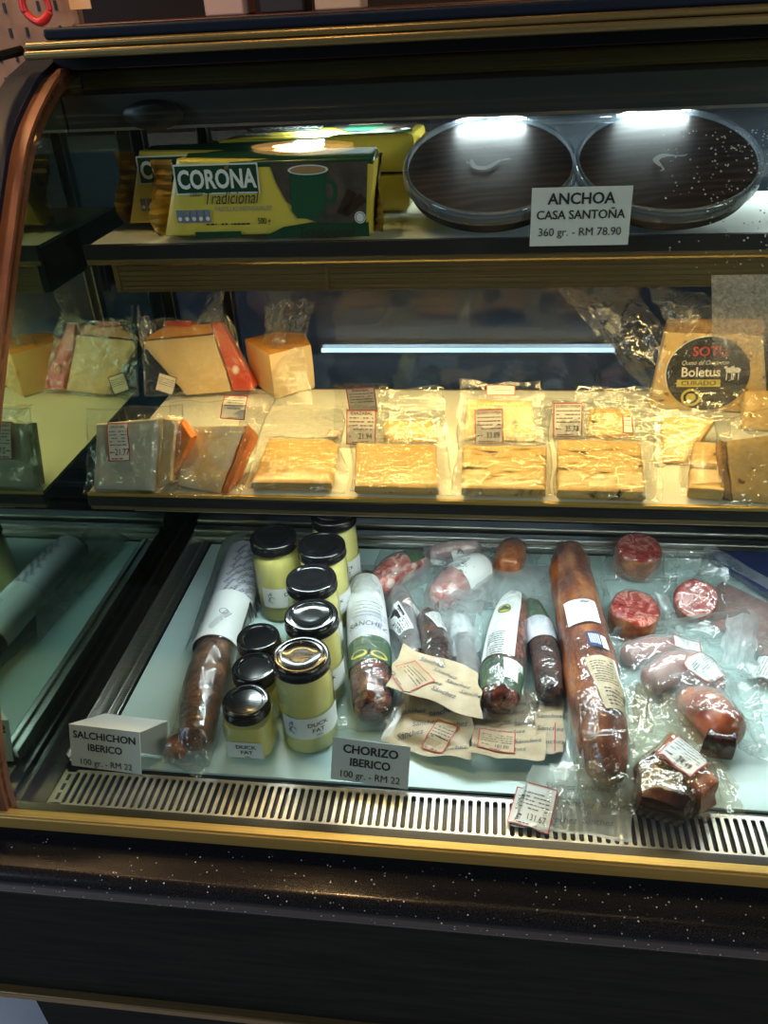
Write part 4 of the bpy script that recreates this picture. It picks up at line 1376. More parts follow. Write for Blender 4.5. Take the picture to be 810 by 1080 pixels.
b1 = prism([(-0.0692, 0.082), (-0.018, 0.0201), (0.0316, 0.0591), (0.0142, 0.1045), (-0.0296, 0.1129)], 0, 0.066, inset=0.003, amp=0.0006, mtop=1)
t, B, su = pack('cheese_wedge', 'tall standing wedge with an orange top, right of the red waxed wedge', 'cheese', ((0.1895, 0.4988, 0.2292), 0, 0), [('cheese', b1, [M['cream'], M['orangetop']])])
cx = [(-0.0141, 0.0671)][0]
film_sheet(t, [(cx[0] - 0.02, cx[1], 0.062), (cx[0] + 0.012, cx[1] - 0.006, 0.064), (cx[0] + 0.012, cx[1], 0.122), (cx[0] - 0.012, cx[1], 0.122)], seed=6, wr=0.007)
film_sheet(t, [(cx[0] + 0.006, cx[1], 0.064), (cx[0] + 0.034, cx[1], 0.064), (cx[0] + 0.056, cx[1] + 0.004, 0.124), (cx[0] + 0.008, cx[1] + 0.004, 0.124)], seed=8, wr=0.006, mat='film')
sl = [(-0.0716, 0.0772), (-0.0197, -0.0065), (0.0409, 0.0008), (0.0256, 0.0922)]
film_sheet(t, [(*sl[1], 0.001), (*sl[2], 0.001), (cx[0] + 0.036, cx[1] - 0.016, 0.068), (cx[0] - 0.010, cx[1] - 0.022, 0.068)], seed=9, wr=0.0012, mat='vac')
# boletus wedge

b1 = prism([(-0.065, 0.0002), (0.0785, 0.0019), (0.0606, 0.0991), (-0.0546, 0.0977)], -0.028, 0.0, inset=0.004)
b2 = prism([(-0.0556, 0.0965), (0.0627, 0.0992), (0.0581, 0.1172), (-0.0516, 0.1117)], -0.030, -0.001, inset=0.003, amp=0.0012)
t, B, su = pack('cheese_wedge', 'standing wedge with a brown rind and a large round black sticker', 'cheese', ((0.7365, 0.4923, 0.2292), -6, 74), [('cheese', b1, M['speck']), ('rind', b2, M['brownrind'])])
m = MB()
F = Face(m, [(0.001, 0.0481)][0], 3)
F.disc(0, 0, 0.050, 0.046, 0.0008, 0, 48)
F.ring(0, 0, 0.0505, 0.0465, 0.0010, 0.0011, 1, 48, 70, 200)
F.text('SOTU', 0.002, 0.027, 0.0165, 0.0012, 2, 0.012)
F.text('Queso de Oveja con', -0.004, 0.0135, 0.0078, 0.0012, 3, 0.0, 0.35, sx=0.85)
F.text('Boletus', -0.008, 0.0015, 0.0165, 0.0012, 3, 0.02, sx=0.95)
F.rect(-0.036, 0.016, -0.0165, -0.0075, 0.0012, 4, 1, 1)
F.text('CURADO', -0.010, -0.012, 0.0082, 0.0016, 0, 0.01, sx=1.2)
F.ring(-0.018, -0.030, 0.012, 0.011, 0.003, 0.0012, 4, 24)
F.disc(-0.018, -0.030, 0.006, 0.0055, 0.0012, 4, 18)
for dx in (0.026, 0.034):
    F.disc(dx, 0.004, 0.0050, 0.0035, 0.0012, 3, 12)
    F.rect(dx - 0.004, dx - 0.0028, -0.008, 0.003, 0.0012, 3, 1, 1)
    F.rect(dx + 0.002, dx + 0.0032, -0.008, 0.003, 0.0012, 3, 1, 1)
    F.disc(dx - 0.005, 0.0075, 0.0022, 0.0018, 0.0012, 3, 10)
m.build('round_sticker', [M['ink'], M['white'], M['red'], M['pinkpaper'], M['yellow']], t, smooth=False)
q = [(-0.0468, 0.0009, 0.006), (-0.0529, 0.0982, 0.006), (-0.0973, 0.1516, -0.03), (-0.1898, 0.1449, -0.03)]
film_sheet(t, [q[0], q[1], q[2], q[3]], seed=11, wr=0.006, mat='film', nx=24, ny=24)
q = [(-0.053, 0.1036, 0.0), (0.0109, 0.1113, 0.0), (0.0057, 0.1352, -0.03), (-0.0833, 0.1519, -0.03)]
film_sheet(t, q, seed=14, wr=0.006)
q = [(-0.0651, -0.0006, 0.003), (0.0801, 0.0024, 0.003), (0.0576, 0.1151, 0.004), (-0.054, 0.1096, 0.004)]
film_sheet(t, q, seed=17, wr=0.0010, mat='film', bulge=0.002, name='clear_bag')

# ------------------------------------------------------------------ cold cuts on the deck
M['chorizo'] = cut('chorizo', [(0.30, (0.040, 0.008, 0.006)), (0.50, (0.13, 0.018, 0.010)), (0.66, (0.24, 0.045, 0.020)), (0.80, (0.50, 0.26, 0.16))], 70, 0.25, (1, 1, 1), 0.5, coat=0.5, detail=5)
M['marbled'] = cut('marbled_pink_meat', [(0.32, (0.33, 0.05, 0.045)), (0.50, (0.52, 0.15, 0.13)), (0.60, (0.78, 0.52, 0.46)), (0.8, (0.85, 0.72, 0.66))], 55, 0.3, (1, 1, 1), 0.4, coat=0.4, dist=0.6)
M['coppa'] = cut('marbled_red_meat', [(0.30, (0.24, 0.012, 0.010)), (0.50, (0.40, 0.030, 0.022)), (0.58, (0.72, 0.36, 0.28)), (0.63, (0.38, 0.03, 0.025)), (0.85, (0.50, 0.06, 0.045))], 60, 0.3, (1, 1, 1), 0.4, coat=0.4, dist=1.2)
M['coppaside'] = cut('coppa_outside', [(0.3, (0.22, 0.05, 0.018)), (0.55, (0.42, 0.13, 0.04)), (0.85, (0.60, 0.30, 0.13))], 45, 0.35, (1, 1, 1), 0.5, coat=0.4)
M['lomo'] = cut('cured_loin', [(0.25, (0.07, 0.014, 0.006)), (0.45, (0.20, 0.040, 0.012)), (0.62, (0.38, 0.105, 0.025)), (0.85, (0.52, 0.20, 0.06))], 32, 0.28, (1.6, 0.5, 1.6), 0.6, coat=0.5, detail=6)
M['darkmeat'] = cut('dark_cured_meat', [(0.3, (0.020, 0.008, 0.007)), (0.6, (0.060, 0.016, 0.012)), (0.85, (0.13, 0.035, 0.022))], 35, 0.25, (1, 1, 1), 0.4, coat=0.5)
M['redside'] = cut('red_cured_side', [(0.3, (0.30, 0.055, 0.025)), (0.6, (0.48, 0.12, 0.05)), (0.85, (0.60, 0.24, 0.11))], 35, 0.3, (1, 1, 1), 0.4, coat=0.5)
M['salami'] = cut('salchichon_skin', [(0.3, (0.05, 0.014, 0.006)), (0.52, (0.14, 0.042, 0.014)), (0.72, (0.25, 0.09, 0.03)), (0.9, (0.45, 0.27, 0.14))], 60, 0.28, (1, 1, 1), 0.6, coat=0.5)
M['pinkmeat'] = cut('pale_purple_meat', [(0.3, (0.36, 0.16, 0.15)), (0.7, (0.55, 0.33, 0.30))], 25, 0.35, coat=0.3)
M['label_grey'] = cut('printed_sleeve', [(0.3, (0.58, 0.58, 0.66)), (0.7, (0.70, 0.70, 0.78))], 18, 0.4)

def tube(path, r=None, amp=0.0012, n=20, m=0, **k):
    """lumpy sausage along (x, y) points; radius r or a third value, lying on the plane"""
    P = []
    for p in path:
        rr = p[2] if len(p) > 2 else r
        P.append((p[0], p[1], rr + 0.0008, rr))
    S = spline(P, 6)
    return MB().tube(S, n, m, amp=amp, **k)

def wrap_band(path, r, amp=0.0, n=24, t0=0.0, t1=1.0, grow=0.0010, arc=None):
    """paper wrapped round a stretch of a sausage"""
    P = [(p[0], p[1], (p[2] if len(p) > 2 else r) + 0.0008, (p[2] if len(p) > 2 else r) + grow) for p in path]
    S = spline(P, 14)
    N_ = len(S)
    S = S[int(t0 * (N_ - 1)):max(int(t0 * (N_ - 1)) + 2, int(t1 * (N_ - 1)) + 1)]
    mb = MB()
    rows = []
    a0, a1 = arc or (-100, 280)
    for i, c in enumerate(S):
        d = Vector(S[min(i + 1, len(S) - 1)][:3]) - Vector(S[max(i - 1, 0)][:3])
        d.normalize()
        e1 = d.cross(Vector((0, 0, 1))).normalized()
        e2 = e1.cross(d).normalized()
        row = []
        for k in range(n + 1):
            a = math.radians(a0 + (a1 - a0) * k / n)
            q = Vector(c[:3]) + (e1 * math.cos(a) + e2 * math.sin(a)) * c[3]
            q.z = max(q.z, 0.0004)
            row.append(q)
        rows.append(row)
    mb.grid(rows, 0)
    return mb

def logo(F, x, y, s, off, mats=(0, 1, 2)):
    """olive and yellow tree-like roundel"""
    F.disc(x, y, s * 0.95, s * 1.1, off, mats[0])
    F.disc(x, y, s * 0.82, s * 0.96, off + 0.0003, mats[1])
    for dx, dy in ((0, 0.42), (-0.42, -0.1), (0.42, -0.1)):
        F.disc(x + dx * s, y + dy * s, s * 0.36, s * 0.38, off + 0.0006, mats[0], 16)
    F.rect(x - s * 0.07, x + s * 0.07, y - s * 0.7, y + s * 0.1, off + 0.0006, mats[0], 1, 1)
    F.ring(x, y, s * 0.95, s * 1.1, s * 0.08, off + 0.0008, mats[2], 24)

# ---- jars of duck fat
def jar(label, x, y, big, cream=True, mold=False):
    t = thing('duck_fat_jar', label, 'jar', ((x, y, DECK + 0.0004), 0, 0), 'tall jars of duck fat' if big else 'small jars of duck fat')
    h, r = (0.122, 0.0315) if big else (0.066, 0.0280)
    rl = 0.0312 if big else 0.0265
    k = h - 0.015
    g = MB()
    if big:
        prof = [(r * 0.9, 0.0), (r, 0.004), (r, k - 0.020), (r * 0.97, k - 0.012), (r * 0.90, k - 0.004), (r * 0.88, k + 0.004)]
        g.lathe(prof, 40)
    else:
        prof = [(r * 0.92, 0.0), (r, 0.003), (r, k - 0.014), (r * 0.96, k - 0.006), (r * 0.88, k + 0.002)]
        g.lathe(prof, 44, sq=0.55)
    g.build('jar_glass', M['jarglass'], t)
    f = MB()
    pf = [(q[0] - 0.0016, max(q[1], 0.002)) for q in prof[:-1]] + [(r * 0.5, prof[-2][1] + 0.001), (0.002, prof[-2][1] + 0.0015)]
    f.lathe(pf, 40, sq=0 if big else 0.55)
    f.build('duck_fat', M['fat'], t)
    l = MB()
    z = k
    l.lathe([(rl * 0.97, z), (rl, z + 0.001), (rl, z + 0.0035), (rl * 0.975, z + 0.0045), (rl * 0.985, z + 0.011), (rl * 0.96, z + 0.0138), (rl * 0.90, z + 0.0150), (rl * 0.80, z + 0.0148), (rl * 0.765, z + 0.0136), (rl * 0.70, z + 0.0138), (rl * 0.66, z + 0.0128), (rl * 0.3, z + 0.0131), (0.001, z + 0.0132)], 56)
    l.build('lid', M['lid'], t)
    # label wrapped on the front
    a0, a1, z0, z1 = (-2.30, 0.05, 0.027, 0.058) if big else (-2.25, -0.85, 0.006, 0.030)
    R = r + 0.0006

    def onjar(x_, y_, o):
        a = (a0 + a1) / 2 + x_ / R
        rr = R + o
        if not big:
            # flat front of the square jar
            return Vector((x_, -(r * ((1 - .55) + .55) + 0.0006 + o), y_ + (z0 + z1) / 2))
        return Vector((rr * math.cos(a), rr * math.sin(a), y_ + (z0 + z1) / 2))
    m = MB()
    F = Face(m, fn=onjar)
    if big:
        F.rect(-(a1 - a0) / 2 * R, (a1 - a0) / 2 * R, -(z1 - z0) / 2, (z1 - z0) / 2, 0.0, 0, 16, 3)
        cx = 0.004
    else:
        F.rect(-0.0205, 0.0205, -0.012, 0.012, 0.0, 0, 2, 2)
        cx = 0.002
    s = 0.0080 if big else 0.0078
    F.text('DUCK', cx, s * 0.62, s, 0.0005, 1, 0.008, sx=1.05)
    F.text('FAT', cx, -s * 0.45, s, 0.0005, 1, 0.008, sx=1.05)
    F.text('100%', cx, -s * 1.30, s * 0.42, 0.0005, 1)
    if big:
        for dx, dy, w in ((-0.026, 0.004, 0.003), (-0.024, -0.002, 0.004), (-0.028, -0.004, 0.002), (-0.0245, 0.0075, 0.002)):
            F.ring(dx, dy, w, w * 1.3, 0.0007, 0.0005, 1, 10, 20, 290)
    m.build('label', [M['paper'], M['ink']], t, smooth=False)
    if big:
        m = MB()
        F = Face(m, fn=lambda x_, y_, o: Vector((R * math.cos(0.62 + x_ / R), R * math.sin(0.62 + x_ / R), y_ + 0.043)))
        F.rect(-0.008, 0.008, -0.014, 0.014, 0.0002, 0, 5, 2)
        m.build('side_label', M['paper'], t, smooth=False)
    return t

jar('tall duck fat jar at the front of the row, its label facing out', *(0.2765, 0.1362, 0.11)[:2], True)
jar('tall duck fat jar directly behind the front one', *(0.2745, 0.2022, 0.11)[:2], True)
jar('tall duck fat jar third from the front', *(0.2608, 0.271, 0.11)[:2], True)
jar('tall duck fat jar fourth from the front, near the rear rail', *(0.2602, 0.3414, 0.11)[:2], True)
j5 = jar('tall duck fat jar beside the wrapped salami at the back, a drawing on its label', *(0.1931, 0.3575, 0.11)[:2], True)
j5.rotation_euler[2] = math.radians(12)
jar('pale duck fat jar at the very back, its lid hidden by the shelf above', *(0.2617, 0.4162, 0.11)[:2], True)
jar('small duck fat jar at the front, its square label facing out', *(0.2127, 0.1209, 0.054)[:2], False)
jar('small duck fat jar in the middle of the short row', *(0.2086, 0.1729, 0.054)[:2], False)
jar('small duck fat jar at the back of the short row, white light on its lid', *(0.1996, 0.2249, 0.054)[:2], False)

# ---- price cards on the deck
card('folded white card for the salchichon, on the grille at the left', ((0.0606, 0.0666, -0.0095), -4, 70), 0.0835, 0.050,
     [('SALCHICHON', 0.77, 0.0118, 0.02, 1.0), ('IBERICO', 0.49, 0.0118, 0.02, 0.95), ('100 gr. - RM 22', 0.13, 0.0105, 0.0, 0.95)], fold=(0.030, 0.018, 0.026))
card('silvery card for the chorizo, standing behind the grille', ((0.3517, 0.0716, -0.0095), -5, 62), 0.084, 0.046,
     [('CHORIZO', 0.76, 0.0125, 0.025, 1.05), ('IBERICO', 0.46, 0.0120, 0.025, 1.0), ('100 gr. - RM 22', 0.16, 0.0105, 0.0, 1.0)], paper='silver')

# ---- salchichon

path = [(-0.0008, -0.0132, 0.02), (-0.0115, 0.0442, 0.024), (-0.0177, 0.1174, 0.0245), (-0.0235, 0.201, 0.0245), (-0.0329, 0.2968, 0.0245), (-0.0378, 0.3248, 0.023)]
b1 = tube(path, amp=0.0022, nscale=70)
tail = tube([(-0.0202, -0.028, 0.012), (-0.0187, -0.0197, 0.013), (-0.0139, -0.0111, 0.006), (-0.0111, 0.0004, 0.01)], amp=0.003, n=14, nscale=120)
t, B, su = pack('salchichon', 'long salchichon sausage in a printed wrapper lying along the left side of the deck', 'sausage', ((0.1553, 0.1184, -0.0104), 0, 0),
                [('sausage', b1, M['salami']), ('tied_end', tail, M['coppaside'])],
                dict(corners=[(-0.0336, -0.0408), (0.0208, -0.0416), (-0.0063, 0.3725), (-0.0813, 0.3735)], mat='film', crinkle=0.0008, seed=40, relax=16, nx=40, ny=90, wr=0.0030))
w1 = wrap_band(path, None, t0=0.62, t1=1.0, grow=0.0042, arc=(-40, 220))
w1.build('printed_sleeve', M['label_grey'], t)
m = MB()
F = Face(m, (0, 0), 0, on_bodies([w1]))
rnd = random.Random(4)
for i in range(8):
    for j in range(3):
        q = [(-0.0121, 0.187), (-0.0186, 0.3074)]
        a, b = q
        f_ = i / 7
        cx, cy = a[0] + (b[0] - a[0]) * f_ + (j - 1) * 0.013, a[1] + (b[1] - a[1]) * f_ + (j - 1) * 0.004
        G = Face(m, (cx, cy), 68 + rnd.uniform(-8, 8), on_bodies([w1]))
        G.text('Sánchez', 0, 0, 0.0085, 0.0006, 0, 0.006, 0.2)
m.build('sleeve_print', M['greyink'], t, smooth=False)
sl = [(-0.0382, 0.2544), (-0.0073, 0.2521), (-0.023, 0.4293), (-0.0535, 0.4278)]
film_sheet(t, [(*[(-0.0683, 0.1384)][0], .002), (*[(-0.0441, 0.1997)][0], .036), (*[(-0.0424, 0.3674)][0], .036), (*[(-0.0948, 0.4094)][0], .002)], seed=21, wr=0.002, mat='frost', name='wrapper_edge', bulge=0.001)
w2 = wrap_band(path, None, t0=0.40, t1=0.62, grow=0.0048, arc=(20, 190))
w2.build('label', M['paper'], t)
m = MB()
q = [(-0.0175, 0.148), (-0.0109, 0.0868)]
F = Face(m, q[0], 66, on_bodies([w2]))
rnd = random.Random(8)
F.small_print(-0.020, 0.018, -0.006, 0.004, 4, 0.0007, 0, rnd, 0.35)
F.ring(0.014, 0.005, 0.005, 0.006, 0.0007, 0.0007, 0, 16)
F = Face(m, q[1], 66, on_bodies([w2]))
F.rect(-0.010, 0.006, -0.008, 0.010, 0.0007, 0)
m.build('label_print', M['ink'], t, smooth=False)
# crumpled film at the front end
film_sheet(t, [(-0.0369, -0.0313, 0.001), (0.0176, -0.058, 0.001), (0.0113, -0.0016, 0.018), (-0.0339, -0.0004, 0.016)], seed=24, wr=0.005)

# ---- chorizos and other vacuum packs, left to right

def sausage_pack(label, P, path, mats, bag, bands=(), **k):
    b = tube(path, amp=k.pop('amp', 0.0015), nscale=k.pop('nscale', 80))
    t, B, su = pack(k.pop('name', 'chorizo_pack'), label, k.pop('cat', 'sausage'), P, [("sausage", b, mats)], bag, **k)
    out = []
    for nm, t0, t1, mat, arc, grow in bands:
        w = wrap_band(path, None, t0=t0, t1=t1, arc=arc, grow=grow)
        w.build(nm, M[mat], t)
        out.append(w)
    return t, B, su, b, out

path = [(0.0027, 0.0064, 0.0225), (-0.004, 0.0474, 0.0245), (-0.0143, 0.1055, 0.025), (-0.0284, 0.1796, 0.024), (-0.0357, 0.2311, 0.02)]
t, B, su, b, ws = sausage_pack('dark chorizo with a white and olive printed band, right of the duck fat jars', ((0.3407, 0.1587, -0.0104), 0, 0), path, M['chorizo'],
                               dict(corners=[(-0.0319, -0.0211), (0.0368, -0.0157), (-0.0047, 0.299), (-0.0806, 0.2993)], mat='film', crinkle=0.0008, seed=41, relax=12, nx=40, ny=70, wr=0.002),
                               [('white_band', 0.62, 0.98, 'paper', (-20, 200), .0016), ('name_band', 0.44, 0.63, 'label_grey', (-20, 200), .0016), ('olive_band', 0.28, 0.45, 'olive', (-20, 200), .0018)])
m = MB()
on = on_bodies(ws)
F = Face(m, [(-0.0148, 0.1109)][0], 2, on)
F.text('SANCHEZ', 0, 0.002, 0.0125, 0.0008, 0, -0.004, sx=0.85)
for k in range(5):
    F.rect(-0.020, 0.020, 0.018 + k * 0.007, 0.0188 + k * 0.007, 0.0008, 2)
F = Face(m, [(-0.0065, 0.0598)][0], 0, on)
for dx in (-0.012, 0.012):
    F.disc(dx, 0.0, 0.010, 0.006, 0.0008, 1, 18)
    F.disc(dx, 0.001, 0.007, 0.0035, 0.0011, 3, 18)
F.rect(-0.001, 0.001, -0.010, 0.006, 0.0010, 0)
m.build('band_print', [M['ink'], M['yellow'], M['greyink'], M['olive']], t, smooth=False)

path = [(-0.0303, 0.0073, 0.019), (-0.016, 0.0324, 0.0215), (0.0047, 0.0541, 0.02), (0.0145, 0.0662, 0.017)]
t, B, su, b, ws = sausage_pack('cut chorizo end with pale marbling under a frosted flap, behind the dark chorizo', ((0.3556, 0.3876, -0.0104), 0, 0), path, M['marbled'],
                               dict(corners=[(-0.0568, -0.0203), (0.0178, 0.0225), (0.0403, 0.1267), (-0.0464, 0.1271)], mat='film', crinkle=0.0008, seed=43, relax=10),
                               [('olive_band', 0.55, 1.0, 'olive', (40, 220), .0016)])
film_sheet(t, [(-0.0403, -0.0242, 0.004), (0.0558, 0.0551, 0.004), (0.0227, 0.0681, 0.03), (-0.0162, 0.0066, 0.04)], seed=31, mat='frost', wr=0.0015, bulge=0.004)

path = [(-0.028, -0.0008, 0.02), (-0.0138, 0.021, 0.023), (0.0072, 0.0483, 0.024), (0.0211, 0.067, 0.02)]
t, B, su, b, ws = sausage_pack('pink marbled chorizo half covered by a white printed label with a black corner', ((0.4386, 0.3721, -0.0104), 0, 0), path, M['marbled'],
                               dict(corners=[(-0.0547, -0.0236), (0.0408, -0.0035), (0.0535, 0.118), (-0.0424, 0.1372)], mat='frost', seed=45, relax=12),
                               [('white_band', 0.42, 1.0, 'paper', (-10, 175), .0018)])
m = MB()
on = on_bodies(ws)
F = Face(m, [(-0.0035, 0.0195)][0], 18, on)
logo(F, -0.004, -0.004, 0.0075, 0.0009, (1, 2, 0))
rnd = random.Random(13)
F.small_print(-0.014, 0.012, 0.006, 0.018, 5, 0.0009, 0, rnd, 0.35)
F = Face(m, [(0.0209, 0.0078)][0], 55, on_bodies(ws + [b]))
F.rect(-0.012, 0.012, -0.007, 0.007, 0.0012, 0)
m.build('label_print', [M['ink'], M['olive'], M['yellow']], t, smooth=False)

path = [(0.0052, 0.0, 0.0135), (-0.0056, 0.0386, 0.015), (-0.0184, 0.0917, 0.015), (-0.0268, 0.1221, 0.012)]
t, B, su, b, ws = sausage_pack('thin sausage pack with a barcode label and a red lined sticker, beside the dark chorizo', ((0.3771, 0.2595, -0.0104), 0, 0), path, M['darkmeat'],
                               dict(corners=[(-0.0272, -0.0122), (0.0236, 0.0017), (0.007, 0.1513), (-0.0538, 0.1433)], mat='frost', seed=47, relax=8))
m = MB()
F = Face(m, [(-0.0188, 0.0538)][0], -64, su)
F.rect(-0.028, 0.030, -0.010, 0.010, 0.0012, 0)
F.rect(-0.020, 0.004, -0.008, 0.008, 0.0016, 1)
for k in range(9):
    F.rect(-0.018 + k * 0.0024, -0.0172 + k * 0.0024, -0.006, 0.006, 0.0019, 0, 1, 1)
rnd = random.Random(17)
F.small_print(0.008, 0.027, -0.008, 0.008, 6, 0.0016, 1, rnd, 0.4)
m.build('barcode_label', [M['paper'], M['ink']], t, smooth=False)
price_label(t, [(0.0032, 0.0825)][0], -25, 0.036, 0.024, su, seed=21, rows=3)

path = [(0.011, -0.0247, 0.016), (0.0027, 0.0144, 0.0185), (-0.0061, 0.0564, 0.018), (-0.0134, 0.0899, 0.014)]
t, B, su, b, ws = sausage_pack('dark sausage in crinkled film with a tan printed backing curling out at the front', ((0.4091, 0.2415, -0.0104), 0, 0), path, M['darkmeat'],
                               dict(corners=[(-0.0154, -0.0381), (0.0359, -0.0296), (0.0244, 0.1303), (-0.032, 0.1267)], mat='film', seed=49, relax=8, wr=0.003))

def printed(parent, corners, seed, rot, bodies=(), nm='printed_backing', rel=0, wr=0.0012, step=0.026, curl=None, mat='tan'):
    """sheet of tan packing paper with the maker's name repeated across it"""
    B = Bag(parent, corners, list(bodies), mat=mat, nx=30, ny=30, relax=rel, wr=wr, seed=seed, name=nm, seal=False, edge=0.0016, curl=curl)
    xs = [c[0] for c in corners]
    ys = [c[1] for c in corners]
    m = MB()
    rnd = random.Random(seed)
    P = [Vector((c[0], c[1], 0)) for c in corners]

    def inside(q, mrg):
        for i in range(4):
            a, b = P[i], P[(i + 1) % 4]
            d = b - a
            nn = Vector((-d.y, d.x, 0)).normalized()
            if (q - a).dot(nn) < mrg:
                return False
        return True
    y = min(ys)
    r = 0
    while y < max(ys):
        x = min(xs) + (r % 2) * step * 0.6
        while x < max(xs):
            if inside(Vector((x, y, 0)), 0.009):
                G = Face(m, (x, y), rot + rnd.uniform(-4, 4), B.on)
                G.text('Sánchez', 0, 0, 0.0092, 0.0010, 0, 0.004, 0.25)
            x += step * 1.25
        y += step * 0.62
        r += 1
    if m.v:
        m.build('backing_print', M['greyink'], parent, smooth=False)
    return B

def hang(a, b):
    return lambda u, v: a * math.sin(u * 5.0 + b) * (1 - v) + 0.006 * math.sin(v * 4 + b)

m = MB()
F = Face(m, [(0.0009, 0.0638)][0], -58, su)
F.rect(-0.018, 0.018, -0.010, 0.010, 0.0014, 0)
rnd = random.Random(61)
F.small_print(-0.016, 0.016, -0.008, 0.008, 6, 0.0018, 1, rnd, 0.4)
m.build('white_label', [M['paper'], M['ink']], t, smooth=False)
B1 = printed(t, [(-0.0496, -0.0633, 0.03), (0.0592, -0.0986, 0.03), (0.0543, -0.0268, 0.038), (-0.0389, 0.0075, 0.046)], 3, -18, curl=hang(.004, 1))
price_label(t, [(-0.0236, -0.0471)][0], -52, 0.042, 0.040, B1.on, seed=23, paper='tan')

path = [(0.0054, 0.0001, 0.0125), (-0.0007, 0.0488, 0.0135), (-0.0087, 0.1055, 0.0135), (-0.0151, 0.1426, 0.011)]
t, B, su, b, ws = sausage_pack('slim dark sausage in milky film, squeezed left of the logo labelled chorizo', ((0.4502, 0.1923, -0.0104), 0, 0), path, M['darkmeat'],
                               dict(corners=[(-0.0174, -0.0058), (0.0176, -0.0002), (0.0059, 0.1933), (-0.0351, 0.1865)], mat='frost', seed=88, relax=10, wr=0.0035),
                               [('white_band', 0.62, 0.95, 'paper', (-10, 190), .0016)])
film_sheet(t, [(-0.0296, 0.0529, 0.016), (0.0135, 0.0729, 0.016), (0.0184, 0.1898, 0.026), (-0.044, 0.1695, 0.026)], seed=64, mat='frost', wr=0.005, name='film_fold')

# packs whose tan backing hangs forward

tp = thing('backing_pack', 'tan printed pack with a folded red framed sticker, lowest of the tan packs', 'meat pack', ((0.4089, 0.1248, -0.0104), 0, 0))
slab = prism([(-0.0319, 0.0071), (0.0437, -0.0005), (0.0439, 0.0559), (-0.0244, 0.0613)], 0, 0.012, inset=0.004, amp=0.001)
slab.build('meat_slices', M['darkmeat'], tp)
slabs = [slab]
B2 = printed(tp, [(-0.0517, -0.0041, 0.012), (0.0496, -0.024, 0.008), (0.0504, 0.052, 0.018), (-0.0248, 0.0675, 0.018)], 8, 12, [slab], rel=6, curl=hang(.006, 3))
price_label(tp, [(0.0144, 0.0075)][0], -24, 0.026, 0.040, B2.on, seed=25, paper='tan')
film_sheet(tp, [(-0.0497, -0.0021, 0.016), (-0.0393, -0.0013, 0.016), (-0.0186, 0.0742, 0.024), (-0.0303, 0.0796, 0.024)], seed=33, mat='frost', wr=0.001, name='film_edge', nx=6, bulge=0.001)

path = [(-0.0061, 0.0056, 0.022), (-0.0028, 0.0413, 0.0245), (0.003, 0.1039, 0.024), (0.0107, 0.1658, 0.02), (0.0162, 0.2065, 0.01)]
t, B, su, b, ws = sausage_pack('chorizo with a white logo label and a blank white sticker in a round topped bag', ((0.494, 0.1807, -0.0104), 0, 0), path, M['chorizo'],
                               dict(corners=[(-0.0372, -0.0245), (0.0505, -0.0176), (0.079, 0.2905), (-0.0291, 0.2889)], mat='film', crinkle=0.0008, seed=51, relax=12, nx=44, ny=70, wr=0.002),
                               [('white_label', 0.30, 0.94, 'paper', (62, 205), .0018), ('dark_end', 0.0, 0.28, 'olive', (-20, 200), .0014)])
m = MB()
on = on_bodies(ws)
F = Face(m, [(-0.0012, 0.1366)][0], -2, on)
logo(F, 0, 0, 0.0085, 0.0009, (1, 2, 0))
rnd = random.Random(19)
F = Face(m, [(-0.0102, 0.0625)][0], -4, on)
F.small_print(-0.012, 0.008, -0.034, 0.028, 15, 0.0009, 0, rnd, 0.35)
m.build('label_print', [M['ink'], M['olive'], M['yellow']], t, smooth=False)
m = MB()
F = Face(m, [(0.0092, 0.0256)][0], 2, su)
F.rect(-0.011, 0.011, -0.013, 0.014, 0.0014, 0)
m.build('blank_sticker', M['white'], t, smooth=False)
B3 = printed(t, [(-0.0407, -0.0779, 0.014), (0.0371, -0.0762, 0.012), (0.0534, 0.0451, 0.003), (-0.0356, 0.0323, 0.003)], 12, 8, curl=hang(.004, 2))
price_label(t, [(-0.0089, -0.0491)][0], -3, 0.040, 0.037, B3.on, seed=27, paper='tan', price='181.00')
film_sheet(t, [(-0.0336, 0.1819, 0.012), (0.0723, 0.1886, 0.012), (0.0693, 0.2753, 0.014), (-0.0263, 0.2653, 0.014)], seed=35, mat='frost', wr=0.002, name='bag_end')

path = [(0.0051, 0.0156, 0.016), (0.0028, 0.0601, 0.0175), (-0.004, 0.1206, 0.0175), (-0.012, 0.1678, 0.014)]
t, B, su, b, ws = sausage_pack('nearly black sausage with an olive and grey band, left of the long loin', ((0.5406, 0.1916, -0.0104), 0, 0), path, M['darkmeat'],
                               dict(corners=[(-0.0166, -0.0159), (0.0264, -0.0053), (0.026, 0.2132), (-0.0252, 0.2143)], mat='film', crinkle=0.0008, seed=53, relax=8),
                               [('grey_band', 0.50, 0.72, 'label_grey', (-20, 200), .0016), ('olive_band', 0.72, 1.0, 'olive', (-20, 200), .0016)])
B4 = printed(t, [(-0.0169, -0.0744, 0.01), (0.0155, -0.0701, 0.008), (0.0213, 0.0187, 0.004), (-0.0094, 0.0134, 0.004)], 15, 4, step=0.016)
m = MB()
F = Face(m, [(0.008, -0.0469)][0], 86, B4.on)
F.rect(-0.022, 0.022, -0.0006, 0.0006, 0.0016, 0)
m.build('sticker_edge', M['red'], t, smooth=False)

